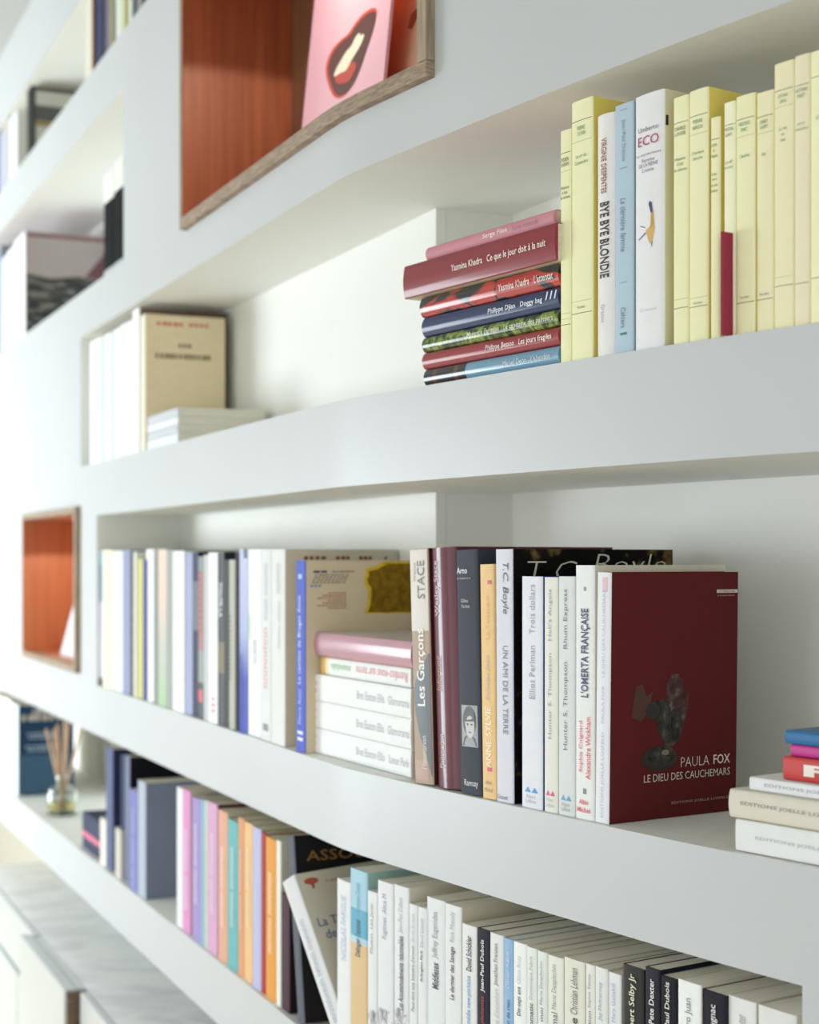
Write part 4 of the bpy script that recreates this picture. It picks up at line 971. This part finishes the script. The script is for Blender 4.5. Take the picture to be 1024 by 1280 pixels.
RC = T(s_at(700))
SKY = mat_bands([(0, (226, 196, 150)), (0.62, (232, 206, 164)), (0.625, (186, 216, 232)), (0.655, (104, 178, 206)), (0.79, (110, 182, 210)), (0.8, (170, 210, 228)), (1.0, (150, 200, 222))], 0.4)
rowD = [  # px0, px1, ytop, spine, right, desc, (text, y0, y1, colour) ...
 (421.5, 437.5, 1101, (236, 238, 240), (200, 196, 184), 'white paperback with pale violet title', [('NICOLAS FARGUE', 1120, 1200, (190, 196, 226))]),
 (438, 458.5, 1088, SKY, (150, 184, 180), 'sky blue and sand coloured paperback', [('Veronique Ovalde', 1104, 1143, (120, 170, 200)), ('Déloger l\'animal', 1150, 1196, (50, 90, 110))]),
 (459, 471, 1115, (236, 238, 240), (210, 206, 194), 'white paperback with green grey title', [('Phuket  Lea Janar', 1128, 1192, (140, 150, 140))]),
 (471.5, 491, 1103, (236, 238, 242), (216, 212, 200), 'white paperback with small grey title', [('Fugitives  Alice M', 1118, 1174, (150, 156, 170))]),
 (492, 510.5, 1108, (236, 238, 242), (214, 208, 192), 'tall white paperback with long title', [('Jean-Paul Dubois', 1122, 1166, (176, 180, 190)), ('Les Accommodements raisonnables', 1170, 1262, (80, 82, 90))]),
 (511, 521.5, 1131, (234, 238, 240), (214, 208, 196), 'lower white paperback', [('Annie Ernaux', 1142, 1178, (190, 196, 206)), ('Peut-être une histoire d\'amour', 1182, 1264, (110, 114, 124))]),
 (522, 533, 1135, (236, 238, 240), (214, 208, 196), 'lower white paperback with short title', [('David Leavitt', 1148, 1184, (176, 180, 186)), ('Arlington Park', 1188, 1228, (90, 94, 100))]),
 (533.3, 555.5, 1124, (234, 238, 240), (206, 202, 190), 'wide white paperback with grey italic author', [('Jeffrey Eugenides', 1140, 1198, (150, 154, 160)), ('Middlesex', 1203, 1236, (60, 62, 70))]),
 (556, 576, 1132, (236, 238, 240), (206, 198, 178), 'white paperback with cream cover', [('Rick Moody', 1140, 1178, (180, 182, 186)), ('Le dernier des Savage', 1184, 1250, (84, 86, 92))]),
 (577.2, 595.5, 1157, (236, 238, 238), (206, 198, 178), 'white paperback with black and blue lettering', [('David Schickler', 1170, 1214, (60, 60, 64)), ('Comédie new-yorkaise', 1220, 1290, (90, 140, 200))]),
 (596, 611.5, 1162, (44, 44, 56), (30, 30, 40), 'black paperback with white title and red lettering', [('Jean-Paul Dubois', 1175, 1240, (240, 240, 240)), ('Vous plaisantez', 1245, 1300, (170, 56, 60))]),
 (612, 629, 1168, (234, 236, 236), (206, 198, 178), 'white paperback beside the black one', [('Jonathan Franzen', 1180, 1232, (110, 112, 116)), ('La zone d\'inconfort', 1236, 1300, (196, 200, 210))]),
 (629.3, 641, 1174, (156, 192, 228), (150, 180, 206), 'pale sky blue paperback', [('Olivier Adam', 1190, 1236, (206, 226, 244)), ('À l\'abri de rien', 1250, 1300, (60, 90, 140))]),
 (641.3, 657.5, 1179, W, (206, 200, 182), 'white paperback beside the sky blue one', [('Olivia Rosy', 1195, 1230, (196, 200, 204)), ('Dis-sept ans', 1234, 1270, (84, 88, 90))]),
 (657.8, 671, 1185, (236, 240, 236), (206, 200, 182), 'white paperback with grey italic lettering', [('Dominique Fabre', 1196, 1250, (170, 174, 176)), ('Fantomatic', 1254, 1300, (90, 94, 96))]),
 (671.3, 683, 1190, (234, 240, 236), (206, 200, 182), 'greenish white paperback', [('Marie Desplechin', 1202, 1256, (150, 154, 160)), ('Sans moi', 1260, 1300, (110, 112, 116))]),
 (683.3, 703.5, 1196, (236, 238, 230), (206, 196, 174), 'cream white paperback with tan cover', [('Marie Desplechin', 1206, 1262, (166, 168, 172)), ('Un mal', 1266, 1300, (110, 112, 116))]),
 (704.3, 731, 1200, (232, 232, 218), (206, 196, 174), 'wide cream paperback', [('Christian Lehman', 1210, 1268, (120, 120, 118)), ('Une', 1272, 1300, (90, 90, 90))]),
 (731.5, 743, 1206, (238, 238, 232), (206, 200, 182), 'white paperback with grey title', [('Sophie Tasma', 1218, 1260, (130, 130, 134)), ('Désolation', 1264, 1310, (110, 112, 116))]),
 (743.3, 758.5, 1210, (234, 238, 236), (206, 200, 182), 'white paperback with thin grey author name', [('Jay McInerney', 1228, 1276, (160, 164, 170))]),
 (758.8, 776.5, 1217, (236, 238, 240), (206, 200, 182), 'white paperback with violet grey lettering', [('Mary Gaitskill', 1230, 1278, (176, 176, 206))]),
 (777, 805, 1209, (34, 34, 36), (22, 22, 24), 'wide black paperback with cream lettering', [('Hubert Selby Jr', 1218, 1300, (226, 224, 196))]),
 (805.5, 824, 1211, (46, 44, 54), (30, 28, 36), 'charcoal paperback with white lettering', [('Pete Dexter', 1224, 1280, (236, 236, 240))]),
 (824.3, 846, 1222, (32, 32, 40), (26, 70, 90), 'black paperback with teal cover edge', [('Jean-Paul Dubois', 1228, 1310, (232, 232, 220))]),
 (846.3, 876, 1228, W, (206, 200, 182), 'white paperback between two black ones', [('Pedro Juan', 1248, 1300, (120, 122, 124))]),
 (876.3, 908, 1241, (36, 34, 46), (26, 26, 34), 'rightmost black paperback', [('Dougnac', 1256, 1300, (226, 226, 230))]),
 (908.5, 945, 1249, (234, 236, 236), (206, 200, 182), 'white paperback next to the rightmost black one', [('Martin Suter', 1268, 1310, (170, 172, 176))]),
 (945.5, 996, 1263, (230, 232, 230), (200, 194, 176), 'wide white paperback at the very right end', [('Auster', 1285, 1320, (150, 152, 156))]),
]
for i, (a, b, yt, sp, rt, ds, txt) in enumerate(rowD):
    Bk = stand(a, b, yt, ZC1, f'{ds}, {ORD[i]} right of the leaning books', sp, rt, D=random.uniform(0.118, 0.13) if i != 1 else 0.14, o=0.006 + random.uniform(-0.001, 0.002), group='paperbacks at the right of the lowest open shelf',
               rot=RC if a > 500 else T(s_at((a + b) / 2)), gloss=(sp == (34, 34, 36)), pages=(246, 243, 234))
    for (s_, y0, y1, c) in txt:
        spine_text(Bk, s_, y0, y1, 'u', 0.02, 0.36 if (b - a) < 24 else 0.34, c, 0.012 if sum(c) < 330 or sum(sp[:3] if isinstance(sp, tuple) else (255,) * 3) < 200 else 0.0)
    if i in (2, 3, 4):
        # bare tree branches printed low on the white spines
        rnd = random.Random(i); z0 = zpx(Bk, 1300); v = []; f = []
        def branch(x, zz, a_, L, w, dep):
            if dep == 0 or abs(x) > 0.44 * Bk.t: return
            x1 = max(-0.46 * Bk.t, min(0.46 * Bk.t, x + math.sin(a_) * L)); z1 = zz + math.cos(a_) * L
            n = len(v); px_, pz_ = math.cos(a_) * w, -math.sin(a_) * w
            for (u, q) in ((x - px_, zz - pz_), (x + px_, zz + pz_), (x1 + px_, z1 + pz_), (x1 - px_, z1 - pz_)):
                v.append(surf(Bk, 'spine', max(-0.47 * Bk.t, min(0.47 * Bk.t, u)), q))
            f.append((n, n + 1, n + 2, n + 3))
            for _ in range(2 if dep > 1 else 0): branch(x1, z1, a_ + rnd.uniform(-0.8, 0.8), L * 0.75, w * 0.8, dep - 1)
        for q in (-0.3, -0.1, 0.12, 0.32): branch(q * Bk.t, z0, rnd.uniform(-0.3, 0.3), 0.010, 0.0002, 6)
        me = bpy.data.meshes.new('branch_print'); me.from_pydata(v, [], f); me.update(); link('branch_print', me, Bk.cover, [ink((60, 64, 70))])

# ============================ far upper compartments ============================
g = 'books in the far upper compartments'
rv = [(-20, 1, 318, (150, 158, 170), (140, 146, 156), 'grey blue book at left edge of far middle compartment', 0.15),
      (1.5, 8, 322, (206, 220, 236), W2, 'pale blue white book in the far middle compartment', 0.13),
      (8.3, 17, 312, (232, 236, 244), (150, 110, 150), 'white book with violet edge in the far middle compartment', 0.15),
      (17.4, 31, 296, (236, 236, 238), (176, 166, 164), 'large white spined picture book in the far middle compartment', 0.19)]
for a, b, yt, sp, rt, ds, D in rv:
    Bk = stand(a, b, yt, ZV, ds, sp, rt, D=D, group=g, rot=LT, hard=True, pages=(200, 170, 180))
D_, H_ = Bk.D, Bk.h
DKPIC = mat_mottle([(0.35, (40, 40, 40)), (0.5, (70, 70, 68)), (0.65, (130, 128, 122))], 30, 0.35, 0.3, (1, 1, 3))
put_poly(Bk, 'cover', [(0.02 * D_, 0.02 * H_), (0.98 * D_, 0.02 * H_), (0.98 * D_, 0.55 * H_), (0.62 * D_, 0.6 * H_), (0.3 * D_, 0.56 * H_), (0.02 * D_, 0.6 * H_)], None, 'cover_picture', 0.0003, DKPIC)
put_poly(Bk, 'cover', [(0.7 * D_, 0.6 * H_), (0.98 * D_, 0.56 * H_), (0.98 * D_, 0.95 * H_), (0.9 * D_, 0.8 * H_)], (110, 70, 78), 'cover_picture', 0.0003)
put_rect(Bk, 'cover', 0.02 * D_, 0.98 * D_, 0.95 * H_, 0.985 * H_, (130, 84, 92), 'cover_picture', 0.0003)
for k, (a, b, yt) in enumerate(((129.5, 141.5, 216), (142, 153.5, 200))):
    Bk = stand(a, b, yt, ZV, ('black book with white top band, left of the far pair', 'black book with white top band, right of the far pair')[k],
          mat_bands([(0, (190, 194, 198)), (0.06, (16, 18, 20)), (0.72, (236, 236, 230))], 0.85), mat((18, 18, 20), rough=0.85, var=0.02), D=0.13, group=g, rot=LT)
rw = [(-16, -1, 150, (150, 90, 100), (180, 176, 170), 'rose book at left edge of the top far shelf', 0.13), (-0.6, 5, 165, (176, 190, 214), (170, 176, 190), 'thin pale blue book on the top far shelf', 0.12),
      (5.4, 11.5, 150, (196, 190, 186), (190, 150, 140), 'thin grey book on the top far shelf', 0.12), (12, 21, 144, (232, 236, 244), (216, 214, 206), 'white book beside the grey one on the top far shelf', 0.12),
      (33.5, 39, 100, (40, 44, 44), (196, 196, 186), 'dark spined picture book leaning under the top far shelf', 0.15)]
for a, b, yt, sp, rt, ds, D in rw:
    Bk = stand(a, b, yt, ZW1, ds, sp, rt, D=D, group=g, rot=LT, h=0.150 if a > 30 else None)
D_, H_ = Bk.D, Bk.h
for (v0, v1, c) in ((0.93, 0.99, (54, 50, 44)), (0.5, 0.72, (84, 84, 82)), (0.42, 0.5, (150, 130, 80)), (0.02, 0.14, (60, 58, 58))):
    put_rect(Bk, 'cover', 0.002, D_ - 0.002, v0 * H_, v1 * H_, c, 'cover_picture', 0.0003)
put_rect(Bk, 'cover', 0.002, 0.01, 0.02 * H_, 0.98 * H_, (50, 52, 52), 'cover_picture', 0.00035)
fine = [(106, 114.5, (226, 220, 204), 'cream book'), (114.7, 117.3, (120, 66, 56), 'thin rust red book'), (117.5, 120.5, (24, 24, 28), 'thin black book'), (120.7, 126.5, (60, 64, 104), 'navy book'),
        (126.7, 130.3, (36, 46, 52), 'thin dark green book'), (130.5, 133.6, (92, 98, 124), 'thin slate book'), (133.8, 138.2, (140, 130, 134), 'mauve grey book'), (138.4, 140.6, (176, 170, 90), 'very thin olive book'),
        (140.8, 144.3, (110, 112, 116), 'thin grey book'), (144.5, 150.5, (224, 226, 220), 'white book'), (150.7, 155.5, (206, 216, 180), 'pale green book'), (155.7, 159.6, (160, 150, 74), 'olive book'),
        (159.8, 164.6, (216, 220, 210), 'off white book'), (164.8, 171.5, (84, 92, 96), 'dark grey book'), (171.7, 176.6, (150, 152, 148), 'mid grey book'), (176.8, 184, (50, 50, 54), 'charcoal book'), (184.2, 192, (130, 130, 126), 'warm grey book')]
for i, (a, b, c, ds) in enumerate(fine):
    stand(a, b, None, ZW1, f'{ds}, {ORD[i]} in the row at the top left edge', c, D=0.12, group='row of slim books on the top far shelf', rot=LT, h=random.uniform(0.136, 0.152))

# ============================ cards in the display boxes ============================
def card(name, label, cat, pl, pr, z0, h, o_bot, o_top, th, m, back=None):
    s0, s1 = s_at(pl, o_bot), s_at(pr, o_bot)
    x0, y0 = P(s0, o_bot); x1, y1 = P(s1, o_bot); L = math.hypot(x1 - x0, y1 - y0)
    r = empty(name, (x0, y0, z0), (-math.atan2(o_top - o_bot, h), 0, math.atan2(y1 - y0, x1 - x0)))
    r.rotation_euler = Matrix.Rotation(math.atan2(y1 - y0, x1 - x0), 3, 'Z').__matmul__(Matrix.Rotation(-math.atan2(o_top - o_bot, h), 3, 'X')).to_euler()
    tag(r, label, cat)
    B = Book(); B.cover = link('card', box_mesh(0, L, 0, th, 0, h), r, [m]); B.L, B.h, B.root = L, h, r
    return B
def cpoly(B, pts, c, e, name='print', m=None):
    p3 = [(u * B.L, -e, w * B.h) for u, w in pts]
    tris = tessellate_polygon([[Vector((u, w, 0)) for u, w in pts]])
    me = bpy.data.meshes.new(name); me.from_pydata(p3, [], [tuple(t) for t in tris]); me.update()
    return link(name, me, B.cover, [m or ink(c, 0.35)])
zf = BZ0 + 0.0165
ZP = zf + 0.0005
C2 = card('photo_print', 'orange brown print standing behind the pink lips card', 'print', 440, 511, ZP, 0.23, 0.098, 0.135, 0.003, mat_bands([(0, (206, 130, 90)), (0.6, (216, 146, 104)), (0.95, (226, 190, 160))], 0.4, 0.2, 0, 'LINEAR'))
put = [(0.72, 0.56), (0.8, 0.54), (0.86, 0.58), (0.84, 0.64), (0.74, 0.63)]
cpoly(C2, put, (150, 70, 40), 0.0003)
PINK = mat((242, 186, 202), rough=0.3, coat=0.5, var=0.02, scale=20)
C1 = card('pink_card', 'pink card picturing dark red lips in the large wooden box', 'card', 370.5, 473, ZP, 0.25, 0.074, 0.10, 0.004, PINK)
def chaikin(p, n=2):
    for _ in range(n):
        q = []
        for a, b in zip(p, p[1:] + p[:1]):
            q += [(a[0] * 0.75 + b[0] * 0.25, a[1] * 0.75 + b[1] * 0.25), (a[0] * 0.25 + b[0] * 0.75, a[1] * 0.25 + b[1] * 0.75)]
        p = q
    return p
lips = [(0.60, 0.20), (0.52, 0.22), (0.46, 0.28), (0.42, 0.34), (0.39, 0.40), (0.40, 0.44), (0.44, 0.475), (0.52, 0.485), (0.585, 0.48), (0.63, 0.505), (0.70, 0.52), (0.78, 0.512), (0.82, 0.485),
        (0.82, 0.45), (0.80, 0.40), (0.76, 0.34), (0.72, 0.27), (0.67, 0.22)]
def sc_(p, k, cx=0.61, cy=0.37): return [(cx + (u - cx) * k, cy + (w - cy) * k) for u, w in p]
LX, LY, LK, LV = 0.56, 0.476, 1.38, 1.13
def lp(p): return [(LX + (u - 0.61) * LK, LY + (w - 0.36) * LV) for u, w in chaikin(p)]
cpoly(C1, lp(lips), (214, 66, 46), 0.0003, 'lips_print')
cpoly(C1, lp([(u + 0.012, w - 0.006) for u, w in sc_(lips, 0.93)]), (92, 52, 46), 0.0005, 'lips_print')
cpoly(C1, lp([(0.50, 0.30), (0.56, 0.27), (0.64, 0.25), (0.70, 0.30), (0.64, 0.345), (0.5, 0.335)]), (196, 74, 62), 0.0007, 'lips_print')
cpoly(C1, lp([(0.48, 0.325), (0.55, 0.325), (0.6, 0.31), (0.64, 0.345), (0.70, 0.37), (0.74, 0.41), (0.72, 0.425), (0.70, 0.42), (0.69, 0.445), (0.65, 0.435), (0.63, 0.41), (0.58, 0.405), (0.53, 0.375), (0.5, 0.36)]), (244, 236, 212), 0.0009, 'teeth_print')
C3 = card('postcard', 'pale lavender postcard leaning in the small wooden box', 'card', 75, 97, SZ0 + 0.0135, 0.135, 0.034, 0.07, 0.003, mat((216, 218, 228), rough=0.5, var=0.06, scale=30))

# ============================ reed diffuser ============================
def lathe(prof, n=28):
    v = []; f = []
    for r_, z_ in prof:
        for k in range(n): a = 2 * math.pi * k / n; v.append((r_ * math.cos(a), r_ * math.sin(a), z_))
    for i in range(len(prof) - 1):
        for k in range(n):
            j = (k + 1) % n; f.append((i * n + k, i * n + j, (i + 1) * n + j, (i + 1) * n + k))
    return v, f
od = 0.05
sd = s_at(78, od); xd, yd = P(sd, od)
rd = empty('reed_diffuser', (xd, yd, ZC1 + 0.0004), (0, 0, math.atan2(*reversed(LT))))
tag(rd, 'small glass reed diffuser with wooden sticks standing beside the navy cover', 'diffuser')
pr = [(0.0, 0.0), (0.027, 0.0), (0.031, 0.004), (0.032, 0.02), (0.032, 0.045), (0.029, 0.055), (0.017, 0.061), (0.0125, 0.065), (0.0125, 0.078), (0.015, 0.079), (0.015, 0.083), (0.0105, 0.083), (0.0105, 0.064),
      (0.015, 0.058), (0.026, 0.052), (0.0285, 0.044), (0.0285, 0.02), (0.027, 0.008), (0.0, 0.007)]
v, f = lathe(pr)
link('bottle', mesh('bottle', v, f, math.radians(40)), rd, [mat_glass((240, 248, 246))])
v, f = lathe([(0.0, 0.0085), (0.0265, 0.0085), (0.0278, 0.02), (0.0278, 0.03), (0.0, 0.03)])
link('fragrance_oil', mesh('oil', v, f, math.radians(40)), rd, [mat_glass((236, 214, 150), 0.02, 1.36)])
REED = mat_wood((196, 160, 124), (222, 190, 156), (20, 20, 3), 20, 0.7, 'reed_wood')
def stick(p0, p1, r_, n=8):
    p0, p1 = Vector(p0), Vector(p1); d = (p1 - p0).normalized(); a = d.orthogonal().normalized(); b = d.cross(a)
    v = []; f = []
    for p in (p0, p1):
        for k in range(n): q = 2 * math.pi * k / n; v.append(tuple(p + (a * math.cos(q) + b * math.sin(q)) * r_))
    for k in range(n): j = (k + 1) % n; f.append((k, j, n + j, n + k))
    f.append(tuple(range(n - 1, -1, -1))); f.append(tuple(range(n, 2 * n)))
    return mesh('reed', v, f, math.radians(50))
for (bx, by, txx, tyy, hh) in ((0.004, 0, -0.035, -0.004, 0.187), (0.003, 0.004, -0.022, -0.03, 0.180), (0, 0, 0.012, 0.01, 0.196), (-0.002, 0.004, 0.022, 0.0, 0.200), (-0.003, -0.003, 0.050, 0.03, 0.188), (0.002, -0.004, -0.03, -0.012, 0.178)):
    link('reed', stick((bx * 1.2, by, 0.014), (txx, tyy, hh), 0.0026), rd, [REED])

# ============================ low cabinet and marble top ============================
ZM = CZ - 0.70
def s_xy(x, y):
    d = (cv[:, 0] - x) ** 2 + (cv[:, 1] - y) ** 2
    return float(S[int(np.argmin(d))])
s_cab0 = s_xy(-0.98 + 0.03, 3.625 + 0.03)
s_a = s_xy(-0.7105, 2.962); s_b = s_xy(-0.548, 2.580)
LACQ = mat((206, 211, 211), rough=0.3, var=0.01)
MARB = mat_marble()
mt = slab('marble_countertop', s_cab0, SMAX, -0.066, 0.2495, ZM - 0.022, ZM, MARB, None, 0.03)
tag(mt, 'grey veined white marble top under the lowest open shelf', 'countertop')
cb = empty('low_drawer_cabinet'); tag(cb, 'low white lacquered drawer cabinet under the marble top', 'cabinet')
slab('cabinet_body', s_cab0 + 0.01, SMAX, -0.05, 0.2495, 0.0005, ZM - 0.0225, mat((206, 204, 194), rough=0.5, var=0.01), cb, 0.03)
WOODSIDE = mat_wood((92, 76, 58), (120, 100, 78), (4, 4, 20), 8, 0.6, 'drawer_wood')
bounds = [s_cab0, s_a, s_b, s_b + 0.42, s_b + 0.84, s_b + 1.2]
for i, (q0, q1) in enumerate(zip(bounds[:-1], bounds[1:])):
    out = (0.078, 0.101, 0.080, 0.079, 0.079)[i]
    if out < 0.09:
        slab('drawer_front', q0 + 0.004, q1 - 0.004, -out, -0.0665, ZM - 0.102, ZM + 0.0015, LACQ, cb, 0.04, 0.0025)
    else:
        slab('drawer_front', q0 - 0.02, q1 - 0.018, -out, -0.0795, ZM - 0.102, ZM + 0.0015, LACQ, cb, 0.04, 0.0025)
        slab('drawer_box', q0 + 0.008, q1 - 0.018, -0.0793, -0.0665, ZM - 0.1, ZM + 0.001, LACQ, cb, 0.04)
        slab('drawer_side', q1 - 0.0178, q1 - 0.006, -out + 0.003, -0.0665, ZM - 0.098, ZM - 0.001, WOODSIDE, cb)
    for r_ in range(3):
        z1_ = ZM - 0.106 - 0.2 * r_
        slab('drawer_front', q0 - 0.15 + 0.004 if i else q0 + 0.004, q1 - 0.15 - 0.004, -0.084, -0.0505, z1_ - 0.196, z1_, LACQ, cb, 0.04, 0.003)
